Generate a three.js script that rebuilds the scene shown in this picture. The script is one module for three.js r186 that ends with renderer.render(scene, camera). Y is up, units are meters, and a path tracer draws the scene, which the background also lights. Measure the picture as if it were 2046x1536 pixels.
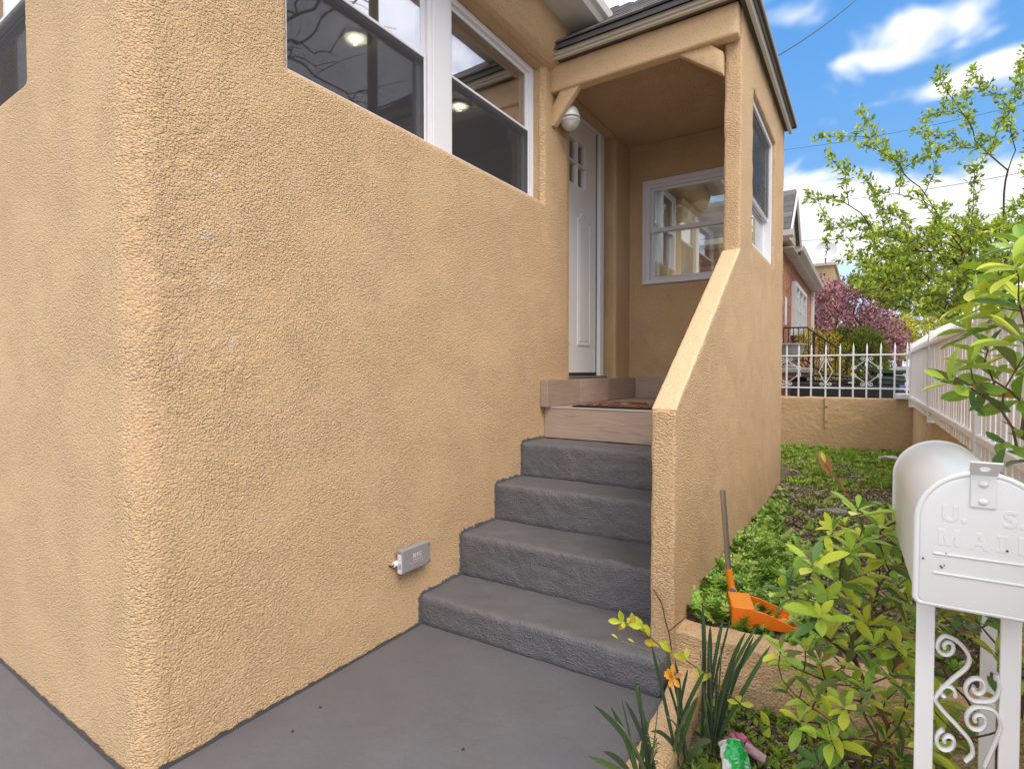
import * as THREE from 'three';
import { RoundedBoxGeometry } from 'three/addons/geometries/RoundedBoxGeometry.js';
import { TessellateModifier } from 'three/addons/modifiers/TessellateModifier.js';
import { mergeGeometries, toCreasedNormals, mergeVertices } from 'three/addons/utils/BufferGeometryUtils.js';
import { TextGeometry } from 'three/addons/geometries/TextGeometry.js';
import { FontLoader } from 'three/addons/loaders/FontLoader.js';

// ---------------------------------------------------------------- camera, sky, sun, exposure
const scene = new THREE.Scene();
const YAW = 0.57838, PITCH = -0.023937, EYE = 1.2;
const camera = new THREE.PerspectiveCamera(70.5345, 4 / 3, 0.05, 400);
camera.rotation.order = 'YXZ';
camera.position.set(0, EYE, 0);
camera.rotation.set(PITCH, YAW, 0);
scene.add(camera);
const renderer = new THREE.WebGLRenderer({ antialias: true });
renderer.setSize(1024, 768);
renderer.toneMapping = THREE.LinearToneMapping;
renderer.toneMappingExposure = 2.12;
renderer.shadowMap.enabled = true;
renderer.shadowMap.type = THREE.PCFSoftShadowMap;
const SUN_DIR = new THREE.Vector3(0.84, 1.2, 0.56).normalize();
const sun = new THREE.DirectionalLight(0xfff2e4, 1.25);
sun.position.copy(SUN_DIR).multiplyScalar(40);
sun.castShadow = true;
sun.shadow.radius = 60;
sun.shadow.mapSize.set(2048, 2048);
Object.assign(sun.shadow.camera, { left: -14, right: 14, top: 14, bottom: -14, near: 1, far: 90 });
scene.add(sun, sun.target);

// ---------------------------------------------------------------- noise and small helpers
function rngOf(seed) { let a = seed >>> 0; return () => { a = (a + 0x6D2B79F5) | 0; let t = Math.imul(a ^ (a >>> 15), 1 | a); t = (t + Math.imul(t ^ (t >>> 7), 61 | t)) ^ t; return ((t ^ (t >>> 14)) >>> 0) / 4294967296; }; }
const PERM = new Uint8Array(512); { const r = rngOf(77), p = [...Array(256).keys()]; for (let i = 255; i > 0; i--) { const j = Math.floor(r() * (i + 1)); [p[i], p[j]] = [p[j], p[i]]; } for (let i = 0; i < 512; i++) PERM[i] = p[i & 255]; }
const GX = new Float32Array(256), GY = new Float32Array(256); { const r = rngOf(5); for (let i = 0; i < 256; i++) { const a = r() * 6.2832; GX[i] = Math.cos(a); GY[i] = Math.sin(a); } }
// gradient noise, periodic in both axes when a period is given; about -0.8 .. 0.8
function noise2(x, y, px = 0, py = px, seed = 0) {
  let xi = Math.floor(x), yi = Math.floor(y); const fx = x - xi, fy = y - yi;
  let x1 = xi + 1, y1 = yi + 1;
  if (px) { xi = ((xi % px) + px) % px; x1 = ((x1 % px) + px) % px; yi = ((yi % py) + py) % py; y1 = ((y1 % py) + py) % py; }
  const h = (a, b) => PERM[(PERM[(PERM[(a + seed) & 255] + (a >> 8) * 31 + b) & 255] + (b >> 8) * 17 + seed) & 255];
  const u = fx * fx * fx * (fx * (fx * 6 - 15) + 10), v = fy * fy * fy * (fy * (fy * 6 - 15) + 10);
  const a = h(xi, yi), b = h(x1, yi), c = h(xi, y1), d = h(x1, y1);
  const n0 = GX[a] * fx + GY[a] * fy, n1 = GX[b] * (fx - 1) + GY[b] * fy, n2 = GX[c] * fx + GY[c] * (fy - 1), n3 = GX[d] * (fx - 1) + GY[d] * (fy - 1);
  return (n0 + (n1 - n0) * u + (n2 - n0) * v + (n0 - n1 - n2 + n3) * u * v) * 1.4;
}
function hash3(x, y, z) { return PERM[(PERM[(PERM[x & 255] + y) & 255] + z) & 255] / 255; }
function noise3(x, y, z) {
  const xi = Math.floor(x), yi = Math.floor(y), zi = Math.floor(z), s = (t) => t * t * (3 - 2 * t), u = s(x - xi), v = s(y - yi), w = s(z - zi), L = (a, b, t) => a + (b - a) * t;
  return 2 * L(L(L(hash3(xi, yi, zi), hash3(xi + 1, yi, zi), u), L(hash3(xi, yi + 1, zi), hash3(xi + 1, yi + 1, zi), u), v), L(L(hash3(xi, yi, zi + 1), hash3(xi + 1, yi, zi + 1), u), L(hash3(xi, yi + 1, zi + 1), hash3(xi + 1, yi + 1, zi + 1), u), v), w) - 1;
}
function fbm2(x, y, oct, p = 0, seed = 0) { let a = 0, s = 1, t = 0; for (let i = 0; i < oct; i++) { a += s * noise2(x, y, p, p, seed + i * 13); t += s; s *= 0.5; x *= 2; y *= 2; p *= 2; } return a / t; }
const clamp = (x, a = 0, b = 1) => Math.min(b, Math.max(a, x)), smooth = (a, b, x) => { const t = clamp((x - a) / (b - a)); return t * t * (3 - 2 * t); }, mix = (a, b, t) => a + (b - a) * t;
const V = (x, y, z) => new THREE.Vector3(x, y, z), R = (d) => d * Math.PI / 180;
// the point seen at a pixel of the 2046 x 1536 photograph, so many metres ahead of the lens
function at(u, v, t) {
  let x = (u - 1023) / 1086, y = (768 - v) / 1086, z = -1, c = Math.cos(PITCH), s = Math.sin(PITCH);
  [y, z] = [y * c - z * s, y * s + z * c]; c = Math.cos(YAW); s = Math.sin(YAW); [x, z] = [x * c + z * s, -x * s + z * c];
  return V(x * t, EYE + y * t, z * t);
}
function atPlane(u, v, axis, value) { const d = at(u, v, 1); d.y -= EYE; const t = (value - (axis === 'y' ? EYE : 0)) / d[axis]; return V(d.x * t, EYE + d.y * t, d.z * t); }

// ---------------------------------------------------------------- sky
{
  const W = 2048, Hh = 1024, data = new Float32Array(W * Hh * 4);
  // cloud masses that the photograph shows: direction, half width, half height (radians), strength
  const puffs = [[1815, 60, .04, .024, .32], [1890, 25, .05, .017, .3], [1745, 125, .03, .015, .36], [1690, 120, .02, .01, .3], [1805, 125, .025, .018, .33], [1955, 150, .07, .03, .5], [2050, 115, .07, .034, .52], [1870, 185, .04, .014, .36], [1720, 170, .015, .02, .2], [1950, 40, .035, .02, .22],
    [1600, 25, .05, .018, .36], [1660, 170, .02, .03, .25], [1640, 420, .12, .05, .6], [1720, 470, .14, .06, .6], [1900, 430, .12, .05, .45], [2050, 400, .1, .06, .55], [1600, 350, .08, .03, .4], [2150, 250, .1, .05, .5], [1960, 20, .03, .03, .25], [1480, 100, .1, .04, .35]]
    .map(([u, v, w, h, s]) => { const d = at(u, v, 1).sub(V(0, EYE, 0)).normalize(); return { az: Math.atan2(d.z, d.x), el: Math.asin(d.y), w, h, s }; });
  for (let j = 0; j < Hh; j++) {
    const el = ((j + .5) / Hh - .5) * Math.PI, y = Math.sin(el), c = Math.cos(el);
    for (let i = 0; i < W; i++) {
      const az = ((i + .5) / W - .5) * 2 * Math.PI, x = Math.cos(az) * c, z = Math.sin(az) * c, k = (j * W + i) * 4;
      const yy = Math.max(y, 0), g = Math.pow(1 - yy, 2.3);
      let r = mix(.03, .19, g), gg = mix(.145, .34, g), b = mix(.38, .52, g);
      const hz = Math.pow(1 - yy, 14); r = mix(r, .55, hz * .8); gg = mix(gg, .58, hz * .8); b = mix(b, .63, hz * .8);
      const q = 1 / (yy + .22), cx = x * q * 1.5, cz = z * q * 1.5;
      const wx = fbm2(cx * 1.3 + 3.1, cz * 1.3, 3, 0, 9) * .5, wz = fbm2(cx * 1.3 - 7.7, cz * 1.3 + 4, 3, 0, 21) * .5;
      const hf = fbm2(cx * 9 + wx * 4, cz * 9 + wz * 4, 5, 0, 15);
      let n = fbm2(cx * 1.7 + wx, cz * 1.7 + wz, 6, 0, 3) * 1.2 + .34 * hf;
      // open blue towards the view, fuller cloud over the street and overhead
      const faceAway = 1 - smooth(.80, .95, x * .19 + yy * .27 - z * .943);
      n += mix(-.26, .62, faceAway) + .22 * Math.pow(1 - yy, 9);
      for (const p of puffs) { let da = az - p.az; if (da > Math.PI) da -= 2 * Math.PI; if (da < -Math.PI) da += 2 * Math.PI; const e = (da * c / p.w) ** 2 + ((el - p.el) / p.h) ** 2; if (e < 6) n += p.s * Math.exp(-e); }
      const d = smooth(-.10, .50, n), shade = mix(.60, .88, faceAway) - .08 * smooth(.35, 1, n) + .16 * fbm2(cx * 5, cz * 5, 4, 0, 31);
      r = mix(r, shade * .97, d); gg = mix(gg, shade * .985, d); b = mix(b, shade * 1.02, d);
      if (y < 0) { r = .2; gg = .19; b = .17; }
      data[k] = r; data[k + 1] = gg; data[k + 2] = b; data[k + 3] = 1;
    }
  }
  const t = new THREE.DataTexture(data, W, Hh, THREE.RGBAFormat, THREE.FloatType);
  t.mapping = THREE.EquirectangularReflectionMapping; t.minFilter = t.magFilter = THREE.LinearFilter; t.needsUpdate = true;
  scene.background = t; scene.environment = t; scene.backgroundIntensity = 1; scene.environmentIntensity = 1;
}

// ---------------------------------------------------------------- textures
function tex(w, h, fn, { srgb = false, metres = 0, my = metres } = {}) {
  const d = new Uint8Array(w * h * 4), o = [0, 0, 0];
  for (let j = 0; j < h; j++) for (let i = 0; i < w; i++) { fn(i / w, j / h, o); const k = (j * w + i) * 4; d[k] = clamp(o[0]) * 255; d[k + 1] = clamp(o[1]) * 255; d[k + 2] = clamp(o[2]) * 255; d[k + 3] = 255; }
  const t = new THREE.DataTexture(d, w, h, THREE.RGBAFormat); t.wrapS = t.wrapT = THREE.RepeatWrapping; t.magFilter = THREE.LinearFilter; t.minFilter = THREE.LinearMipmapLinearFilter; t.generateMipmaps = true;
  if (srgb) t.colorSpace = THREE.SRGBColorSpace;
  if (metres) t.repeat.set(1 / metres, 1 / my);
  t.needsUpdate = true; return t;
}
const grey = (f) => (x, y, o) => { o[0] = o[1] = o[2] = f(x, y); };
const lin2s = (c) => c <= .0031308 ? 12.92 * c : 1.055 * Math.pow(c, 1 / 2.4) - .055;
// stucco: cast-on grains about 11 mm across, finer grit between them, patches where the float smoothed it
function pebbles(x, y, n, seed) { // rounded lumps, one to a cell, periodic
  const cx = Math.floor(x * n), cy = Math.floor(y * n); let h = 0;
  for (let j = -1; j <= 1; j++) for (let i = -1; i <= 1; i++) { const a = ((cx + i) % n + n) % n, b = ((cy + j) % n + n) % n, q = hash3(a, b, seed + (a >> 8) * 7 + (b >> 8) * 3), w = hash3(b, a, seed + 5), e = hash3(a + 9, b + 4, seed + 11), dx = x * n - (cx + i + .1 + .8 * q), dy = (y * n - (cy + j + .1 + .8 * w)) * 1.15; const k = (.45 + .55 * e) * Math.max(0, 1 - (dx * dx + dy * dy) * (1.1 + .7 * w)); if (k > h) h = k; }
  return h;
}
const stuccoBump = tex(2048, 2048, grey((x, y) => {
  const wx = x + .0018 * noise2(x * 190, y * 190, 190), wy = y + .0018 * noise2(x * 190 + 40, y * 190, 190);
  const a = pebbles(wx, wy, 205, 3), b = pebbles(wx + .003, wy, 330, 40), c = noise2(x * 560, y * 560, 560, 560, 3), patch = .68 + .32 * smooth(-.22, .16, fbm2(x * 5, y * 5, 3, 5, 19));
  return .2 + patch * (.42 * a + .26 * b) + .07 * c + .1 * fbm2(x * 12, y * 12, 2, 12, 23);
}), { metres: 1.5 });
const stuccoColour = tex(1024, 1024, (x, y, o) => {
  const m = fbm2(x * 5, y * 5, 5, 5, 41), g = noise2(x * 330, y * 330, 330, 330, 11), w = fbm2(x * 9, y * 9, 4, 9, 61);
  const pit = g < -.45 ? .80 : 1, s = (1 + .035 * m + .09 * g) * pit, pink = .025 * smooth(.0, .5, w);
  o[0] = lin2s(clamp(.60 * s)); o[1] = lin2s(clamp(.412 * s * (1 - pink * .4))); o[2] = lin2s(clamp(.236 * s * (1 + pink * 2)));
}, { srgb: true, metres: 2.6 });
const concreteBump = tex(1024, 1024, grey((x, y) => .5 + .35 * fbm2(x * 24, y * 24, 5, 24, 5) + .12 * noise2(x * 300, y * 300, 300, 300, 8)), { metres: 1 });
const roughConcreteBump = tex(1024, 1024, grey((x, y) => .5 + .5 * fbm2(x * 16, y * 16, 3, 16, 15) + .35 * Math.abs(noise2(x * 70, y * 70, 70, 70, 8)) + .15 * noise2(x * 180, y * 180, 180, 180, 2)), { metres: .9 });
const paintColour = tex(1024, 1024, (x, y, o) => {
  const m = fbm2(x * 7, y * 7, 5, 7, 71), f = noise2(x * 400, y * 400, 400, 400, 17), s = 1 + .11 * m + .1 * f , w = .04 * fbm2(x * 4, y * 4, 3, 4, 9);
  o[0] = lin2s(clamp(.120 * s * (1 + w))); o[1] = lin2s(clamp(.118 * s)); o[2] = lin2s(clamp(.130 * s * (1 - w)));
}, { srgb: true, metres: 1.3 });
const plankColour = tex(1024, 512, (x, y, o) => {
  const g = fbm2(x * 6, y * 60 + 2 * noise2(x * 5, y * 4, 5, 4), 4, 0, 33), k = smooth(.25, .6, fbm2(x * 4, y * 22, 4, 0, 51)), m = fbm2(x * 3, y * 3, 3, 3, 12), s = 1 + .24 * g + .25 * m;
  o[0] = lin2s(clamp(mix(.40, .17, k * .6) * s)); o[1] = lin2s(clamp(mix(.305, .135, k * .6) * s)); o[2] = lin2s(clamp(mix(.25, .115, k * .6) * s));
}, { srgb: true, metres: 1.2, my: .6 });
const granules = tex(512, 512, (x, y, o) => { const f = noise2(x * 240, y * 240, 240), g = fbm2(x * 6, y * 6, 3, 6, 4), s = 1 + .5 * f + .3 * g; o[0] = lin2s(clamp(.078 * s)); o[1] = lin2s(clamp(.074 * s)); o[2] = lin2s(clamp(.076 * s)); }, { srgb: true, metres: .5 });
const granuleBump = tex(512, 512, grey((x, y) => .5 + .5 * noise2(x * 200, y * 200, 200)), { metres: .5 });
const soilColour = tex(1024, 1024, (x, y, o) => {
  const a = fbm2(x * 10, y * 10, 5, 10, 81), f = noise2(x * 200, y * 120, 200, 120, 8), l = smooth(.3, .6, noise2(x * 150 + 9, y * 150, 150, 150, 29)), s = 1 + .35 * a + .35 * f;
  o[0] = lin2s(clamp(mix(.17, .36, l * .7) * s)); o[1] = lin2s(clamp(mix(.125, .29, l * .7) * s)); o[2] = lin2s(clamp(mix(.085, .21, l * .7) * s));
}, { srgb: true, metres: 1.1 });
const soilBump = tex(1024, 1024, grey((x, y) => .5 + .4 * fbm2(x * 30, y * 30, 4, 30, 3) + .25 * noise2(x * 150, y * 150, 150, 150, 6)), { metres: 1.1 });
const gravelColour = tex(512, 512, (x, y, o) => { const a = fbm2(x * 8, y * 8, 5, 8, 2), f = noise2(x * 200, y * 200, 200), s = 1 + .2 * a + .2 * f; o[0] = lin2s(.3 * s); o[1] = lin2s(.29 * s); o[2] = lin2s(.27 * s); }, { srgb: true, metres: 2 });
function brickAt(x, y, n, m) { const row = Math.floor(y * m), fx = x * n + (row & 1 ? .5 : 0), i = Math.floor(fx), jx = Math.min(fx - i, 1 - fx + i) * .21, jy = Math.min(y * m - row, 1 - y * m + row) * .067; return [Math.min(jx, jy), i % n, row]; }
const brickColour = tex(512, 512, (x, y, o) => {
  const [d, i, r] = brickAt(x, y, 8, 24), j = d < .0055, v = hash3(i, r, 4), s = (.75 + .5 * v) * (1 + .2 * noise2(x * 120, y * 120, 120));
  if (j) { o[0] = .52; o[1] = .47; o[2] = .44; } else { o[0] = lin2s(clamp(.46 * s)); o[1] = lin2s(.175 * s * (.9 + .2 * v)); o[2] = lin2s(.1 * s); }
}, { srgb: true, metres: 1.68, my: 1.61 });
const brickBump = tex(512, 512, grey((x, y) => smooth(.002, .008, brickAt(x, y, 8, 24)[0]) * .8 + .2 * noise2(x * 160, y * 160, 160)), { metres: 1.68, my: 1.61 });
const barkBump = tex(256, 256, grey((x, y) => .5 + .5 * fbm2(x * 16, y * 4, 4, 0, 3)));

// ---------------------------------------------------------------- materials
const std = (o) => new THREE.MeshStandardMaterial({ roughness: .8, ...o });
const lc = (r, g, b) => new THREE.Color().setRGB(r, g, b);
const M = {
  stucco: std({ map: stuccoColour, bumpMap: stuccoBump, bumpScale: .013, roughness: .92, vertexColors: true }),
  stuccoPlain: std({ map: stuccoColour, bumpMap: stuccoBump, bumpScale: .013, roughness: .92 }),
  stuccoWood: std({ map: stuccoColour, bumpMap: concreteBump, bumpScale: .004, roughness: .8 }),
  gardenWall: std({ map: stuccoColour, bumpMap: roughConcreteBump, bumpScale: .012, roughness: .9 }),
  paint: std({ map: paintColour, bumpMap: concreteBump, bumpScale: .003, roughness: .6 }),
  paintRough: std({ map: paintColour, bumpMap: roughConcreteBump, bumpScale: .009, roughness: .62 }),
  plank: std({ map: plankColour, roughness: .42 }), plankB: std({ map: plankColour, color: lc(.85, .84, .82), roughness: .42 }),
  grout: std({ color: lc(.3, .28, .26) }), trim: std({ color: lc(.62, .6, .57), roughness: .35, metalness: .5 }),
  white: std({ color: lc(.72, .72, .76), roughness: .45 }), doorWhite: std({ color: lc(.75, .74, .75), roughness: .4 }), gasket: std({ color: lc(.02, .02, .02) }),
  greyFrame: std({ color: lc(.62, .61, .66), roughness: .5 }),
  gutter: std({ color: lc(.56, .54, .5), roughness: .45 }), fascia: std({ color: lc(.52, .46, .38), roughness: .75, bumpMap: concreteBump, bumpScale: .002 }), mossy: std({ color: lc(.11, .10, .075), roughness: 1 }),
  shingle: [1.35, 1.1, 1.7, 1.25].map((k) => std({ map: granules, color: lc(k, k, k), bumpMap: granuleBump, bumpScale: .002, roughness: .95 })),
  glass: new THREE.MeshPhysicalMaterial({ color: lc(.92, .95, .95), transmission: 1, thickness: 0, roughness: 0, ior: 2.3 }),
  screen: std({ color: lc(.035, .035, .042), transparent: true, opacity: .45, roughness: .9 }),
  coating: std({ color: lc(.82, .80, .90), metalness: 1, roughness: .015, transparent: true, opacity: .26 }),
  room: std({ color: lc(.2, .18, .16) }), roomCeil: std({ color: lc(.3, .29, .28) }),
  soil: std({ map: soilColour, bumpMap: soilBump, bumpScale: .03, roughness: 1 }),
  ground: std({ map: gravelColour, roughness: .95 }), asphalt: std({ color: lc(.06, .06, .062), roughness: .9, bumpMap: granuleBump, bumpScale: .003 }),
  whiteMetal: std({ color: lc(.76, .76, .78), roughness: .5 }), enamel: std({ color: lc(.63, .64, .65), roughness: .28 }), steel: std({ color: lc(.5, .5, .5), roughness: .35, metalness: .9 }), black: std({ color: lc(.014, .014, .015), roughness: .55 }), ironBlack: std({ color: lc(.02, .019, .018), roughness: .5 }),
  orange: std({ color: lc(.85, .19, .012), roughness: .35 }), orangeDeep: std({ color: lc(.8, .26, .02), roughness: .4 }), slate: std({ color: lc(.1, .14, .2), roughness: .5 }),
  brick: std({ map: brickColour, bumpMap: brickBump, bumpScale: .01, roughness: .9 }), stone: std({ color: lc(.27, .255, .235), roughness: .9, bumpMap: roughConcreteBump, bumpScale: .01 }),
  bark: std({ color: lc(.09, .065, .045), roughness: 1, bumpMap: barkBump, bumpScale: .01 }), twig: std({ color: lc(.12, .065, .035), roughness: .8 }), stemGreen: std({ color: lc(.16, .2, .05), roughness: .7 }), redStem: std({ color: lc(.3, .09, .05), roughness: .6 }),
};
const leafMat = (r, g, b, rough = .5) => new THREE.MeshPhysicalMaterial({ color: lc(r, g, b), roughness: .9, transmission: .35, thickness: 0, side: THREE.DoubleSide, clearcoat: .35, clearcoatRoughness: rough });
const L = {
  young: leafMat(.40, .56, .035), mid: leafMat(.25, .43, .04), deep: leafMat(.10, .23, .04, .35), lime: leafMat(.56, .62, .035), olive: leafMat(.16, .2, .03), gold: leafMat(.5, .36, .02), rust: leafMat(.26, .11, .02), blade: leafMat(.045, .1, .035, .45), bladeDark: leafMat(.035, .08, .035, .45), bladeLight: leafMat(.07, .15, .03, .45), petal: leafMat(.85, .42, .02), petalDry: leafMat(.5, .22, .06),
};
const crownMat = new THREE.MeshPhysicalMaterial({ vertexColors: true, roughness: .9, transmission: .4, thickness: 0, side: THREE.DoubleSide });

// ---------------------------------------------------------------- naming, tagging, geometry helpers
const used = new Map();
function numbered(n) { const k = used.get(n) || 0; used.set(n, k + 1); return k ? `${n}_${String(k).padStart(3, '0')}` : n; }
function tag(o, label, category, group, kind) { if (label) o.userData.label = label; if (category) o.userData.category = category; if (group) o.userData.group = group; if (kind) o.userData.kind = kind; return o; }
function thing(name, label, category, pos = [0, 0, 0], group) { const o = new THREE.Group(); o.name = numbered(name); o.position.set(...pos); scene.add(o); return tag(o, label, category, group); }
function part(parent, name, geo, mat, label) { const m = new THREE.Mesh(geo, mat); m.name = name; m.castShadow = m.receiveShadow = true; parent.add(m); if (label) m.userData.label = label; return m; }
function solo(name, geo, mat, label, category, group, kind) { const m = part(scene, numbered(name), geo, mat); return tag(m, label, category, group, kind); }
function sub(parent, name) { const g = new THREE.Group(); g.name = name; parent.add(g); return g; }
const flat = (g) => g.index ? g.toNonIndexed() : g;
const strip = (g, keep = ['position', 'normal', 'uv']) => { for (const k of Object.keys(g.attributes)) if (!keep.includes(k)) g.deleteAttribute(k); return g; };
const join = (list) => mergeGeometries(list.map((g) => strip(flat(g))));
function boxUV(g) { // uv in metres from each face's main direction
  g = flat(g); const p = g.attributes.position, uv = new Float32Array(p.count * 2), a = V(), b = V(), c = V();
  for (let i = 0; i < p.count; i += 3) {
    a.fromBufferAttribute(p, i); b.fromBufferAttribute(p, i + 1); c.fromBufferAttribute(p, i + 2);
    const n = b.clone().sub(a).cross(c.clone().sub(a)), x = Math.abs(n.x), y = Math.abs(n.y), z = Math.abs(n.z);
    [a, b, c].forEach((q, k) => { const [s, t] = x >= y && x >= z ? [-q.z, q.y] : y >= z ? [q.x, -q.z] : [q.x, q.y]; uv[(i + k) * 2] = s; uv[(i + k) * 2 + 1] = t; });
  }
  g.setAttribute('uv', new THREE.BufferAttribute(uv, 2)); return g;
}
function box(x0, y0, z0, x1, y1, z1, r = 0) {
  const w = x1 - x0, h = y1 - y0, d = z1 - z0, g = r ? new RoundedBoxGeometry(w, h, d, 2, Math.min(r, w / 2.01, h / 2.01, d / 2.01)) : new THREE.BoxGeometry(w, h, d);
  return boxUV(g.translate((x0 + x1) / 2, (y0 + y1) / 2, (z0 + z1) / 2));
}
function roughen(g, amp, wave, edge, crease = .8) { // cut into small faces and push the surface about, without opening seams
  g = new TessellateModifier(edge, 24).modify(strip(flat(g)));
  const p = g.attributes.position;
  for (let i = 0; i < p.count; i++) {
    const x = p.getX(i) / wave, y = p.getY(i) / wave, z = p.getZ(i) / wave;
    const f = (a) => amp * (noise3(x + a, y - a, z + 2 * a) + .5 * noise3(2.3 * x - a, 2.3 * y + a, 2.3 * z));
    p.setXYZ(i, p.getX(i) + f(3.7), p.getY(i) + f(11.3), p.getZ(i) + f(23.9));
  }
  return toCreasedNormals(g, crease);
}
function prismX(pts, x0, x1, { holes = [], bevel = 0 } = {}) { // outline in (z, y), thickness along x
  const s = new THREE.Shape(pts.map(([z, y]) => new THREE.Vector2(z, y)));
  for (const h of holes) s.holes.push(new THREE.Path(h.map(([z, y]) => new THREE.Vector2(z, y))));
  const g = new THREE.ExtrudeGeometry(s, { depth: x1 - x0 - 2 * bevel, bevelEnabled: bevel > 0, bevelSize: bevel, bevelThickness: bevel, bevelOffset: -bevel, bevelSegments: 3 });
  g.translate(0, 0, bevel); g.applyMatrix4(new THREE.Matrix4().makeBasis(V(0, 0, 1), V(0, 1, 0), V(1, 0, 0)));
  // that basis mirrors: turn the faces back
  g.translate(x0, 0, 0); const q = flat(g), p = q.attributes.position.array; for (let i = 0; i < p.length; i += 9) for (let k = 0; k < 3; k++) { const t = p[i + 3 + k]; p[i + 3 + k] = p[i + 6 + k]; p[i + 6 + k] = t; }
  q.computeVertexNormals(); return boxUV(q);
}
function prismZ(pts, z0, z1, { holes = [], bevel = 0 } = {}) { // outline in (x, y)
  const s = new THREE.Shape(pts.map(([x, y]) => new THREE.Vector2(x, y)));
  for (const h of holes) s.holes.push(new THREE.Path(h.map(([x, y]) => new THREE.Vector2(x, y))));
  const g = new THREE.ExtrudeGeometry(s, { depth: z1 - z0 - 2 * bevel, bevelEnabled: bevel > 0, bevelSize: bevel, bevelThickness: bevel, bevelOffset: -bevel, bevelSegments: 3 });
  return boxUV(g.translate(0, 0, z0 + bevel));
}
const rect = (a, b, c, d) => [[a, b], [c, b], [c, d], [a, d]];
function tube(pts, r, seg = 6, n = 0) { const c = new THREE.CatmullRomCurve3(pts.map((p) => p.isVector3 ? p : V(...p))); return new THREE.TubeGeometry(c, n || pts.length * 5, r, seg); }
function bar(a, b, r, seg = 6, r2 = r) { const d = b.clone().sub(a), g = new THREE.CylinderGeometry(r2, r, d.length(), seg); g.applyQuaternion(new THREE.Quaternion().setFromUnitVectors(V(0, 1, 0), d.clone().normalize())); return g.translate((a.x + b.x) / 2, (a.y + b.y) / 2, (a.z + b.z) / 2); }
function sqBar(a, b, w, d = w) { const v = b.clone().sub(a), l = v.length(), g = new THREE.BoxGeometry(w, l, d); g.applyQuaternion(new THREE.Quaternion().setFromUnitVectors(V(0, 1, 0), v.normalize())); return g.translate((a.x + b.x) / 2, (a.y + b.y) / 2, (a.z + b.z) / 2); }
const lin = (a, b, n) => Array.from({ length: n + 1 }, (_, i) => a + (b - a) * i / n);
function cuts(stops, step) { const o = [stops[0]]; for (let i = 1; i < stops.length; i++) o.push(...lin(stops[i - 1], stops[i], Math.max(1, Math.ceil((stops[i] - stops[i - 1]) / step))).slice(1)); return o; }
// a wall face as a fine grid with openings; posFn gives the point, colFn the tint
function gridFace(ss, ys, inHole, posFn, colFn) {
  const nx = ss.length, ny = ys.length, pos = new Float32Array(nx * ny * 3), uv = new Float32Array(nx * ny * 2), col = new Float32Array(nx * ny * 3), idx = [];
  for (let j = 0; j < ny; j++) for (let i = 0; i < nx; i++) {
    const k = j * nx + i, p = posFn(ss[i], ys[j]), c = colFn ? colFn(ss[i], ys[j]) : [1, 1, 1];
    pos.set([p.x, p.y, p.z], k * 3); uv.set([ss[i], ys[j]], k * 2); col.set(c, k * 3);
    if (i && j && !inHole((ss[i] + ss[i - 1]) / 2, (ys[j] + ys[j - 1]) / 2)) idx.push(k - nx - 1, k - nx, k, k - nx - 1, k, k - 1);
  }
  const g = new THREE.BufferGeometry(); g.setAttribute('position', new THREE.BufferAttribute(pos, 3)); g.setAttribute('uv', new THREE.BufferAttribute(uv, 2)); g.setAttribute('color', new THREE.BufferAttribute(col, 3)); g.setIndex(idx); g.computeVertexNormals(); return g;
}
const font = await new FontLoader().loadAsync('fonts/droid/droid_sans_bold.typeface.json');
function canvasTex(w, h, draw, srgb = true) { const c = document.createElement('canvas'); c.width = w; c.height = h; draw(c.getContext('2d'), w, h); const t = new THREE.CanvasTexture(c); if (srgb) t.colorSpace = THREE.SRGBColorSpace; t.magFilter = THREE.LinearFilter; return t; }

// ================================================================ SETTING: ground, path, beds, street
{
  const g = boxUV(new THREE.PlaneGeometry(400, 400).rotateX(-Math.PI / 2).translate(0, -.03, 0));
  solo('ground', g, M.ground, 'pale grey ground all round the houses', null, null, 'structure');
  solo('road', box(4.2, -.06, -120, 11.5, -.004, 60), M.asphalt, 'dark asphalt street beyond the white fence', null, null, 'structure');
  solo('pavement', join([box(.62, -.08, -120, 4.2, .004, 60, .02), box(11.5, -.08, -120, 14, .1, 60, .02)]), std({ map: gravelColour, color: lc(1.1, 1.08, 1.05), roughness: .9 }), 'pale concrete pavement along the street', null, null, 'structure');
}
// painted walkway: a sheet with slight unevenness, its paint dragged a finger's width up the wall
const walkway = new THREE.Group(); walkway.name = 'walkway'; scene.add(walkway); tag(walkway, 'grey painted concrete walkway in front of the steps and round the house corner', null, null, 'structure');
{
  const xs = cuts([-5, -1.9, -.555], .04), zs = cuts([-2.1, .3, 4], .04);
  const g = gridFace(xs, zs.map((z) => -z).reverse(), () => false, (x, z) => V(x, .002 * fbm2(x * 3, z * 3, 3, 0, 4) + .0008 * noise2(x * 30, z * 30), -z));
  part(walkway, 'path', g, M.paint);
}
{ const r = rngOf(6), l = []; for (const [u, v] of [[640, 1412], [585, 1460], [925, 1496]]) { const p = atPlane(u, v, 'y', .004); l.push(roughen(new THREE.BoxGeometry(.005 + .005 * r(), .003, .004 + .004 * r()).rotateY(r() * 6).translate(p.x, .004, p.z), .002, .006, .006)); } solo('crumbs', join(l), M.bark, 'dark crumbs of dirt on the grey walkway', 'litter', null, 'stuff'); }
// ================================================================ THE STUCCO HOUSE
const house = thing('stucco_house', 'tan stucco house with white windows, roofed porch and sloping stair wall', 'house', [0, 0, 0]);
const AX = -1.764, BZ = -.705, CR = .085, ARC = CR * Math.PI / 2, S0 = -2.9;
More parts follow.
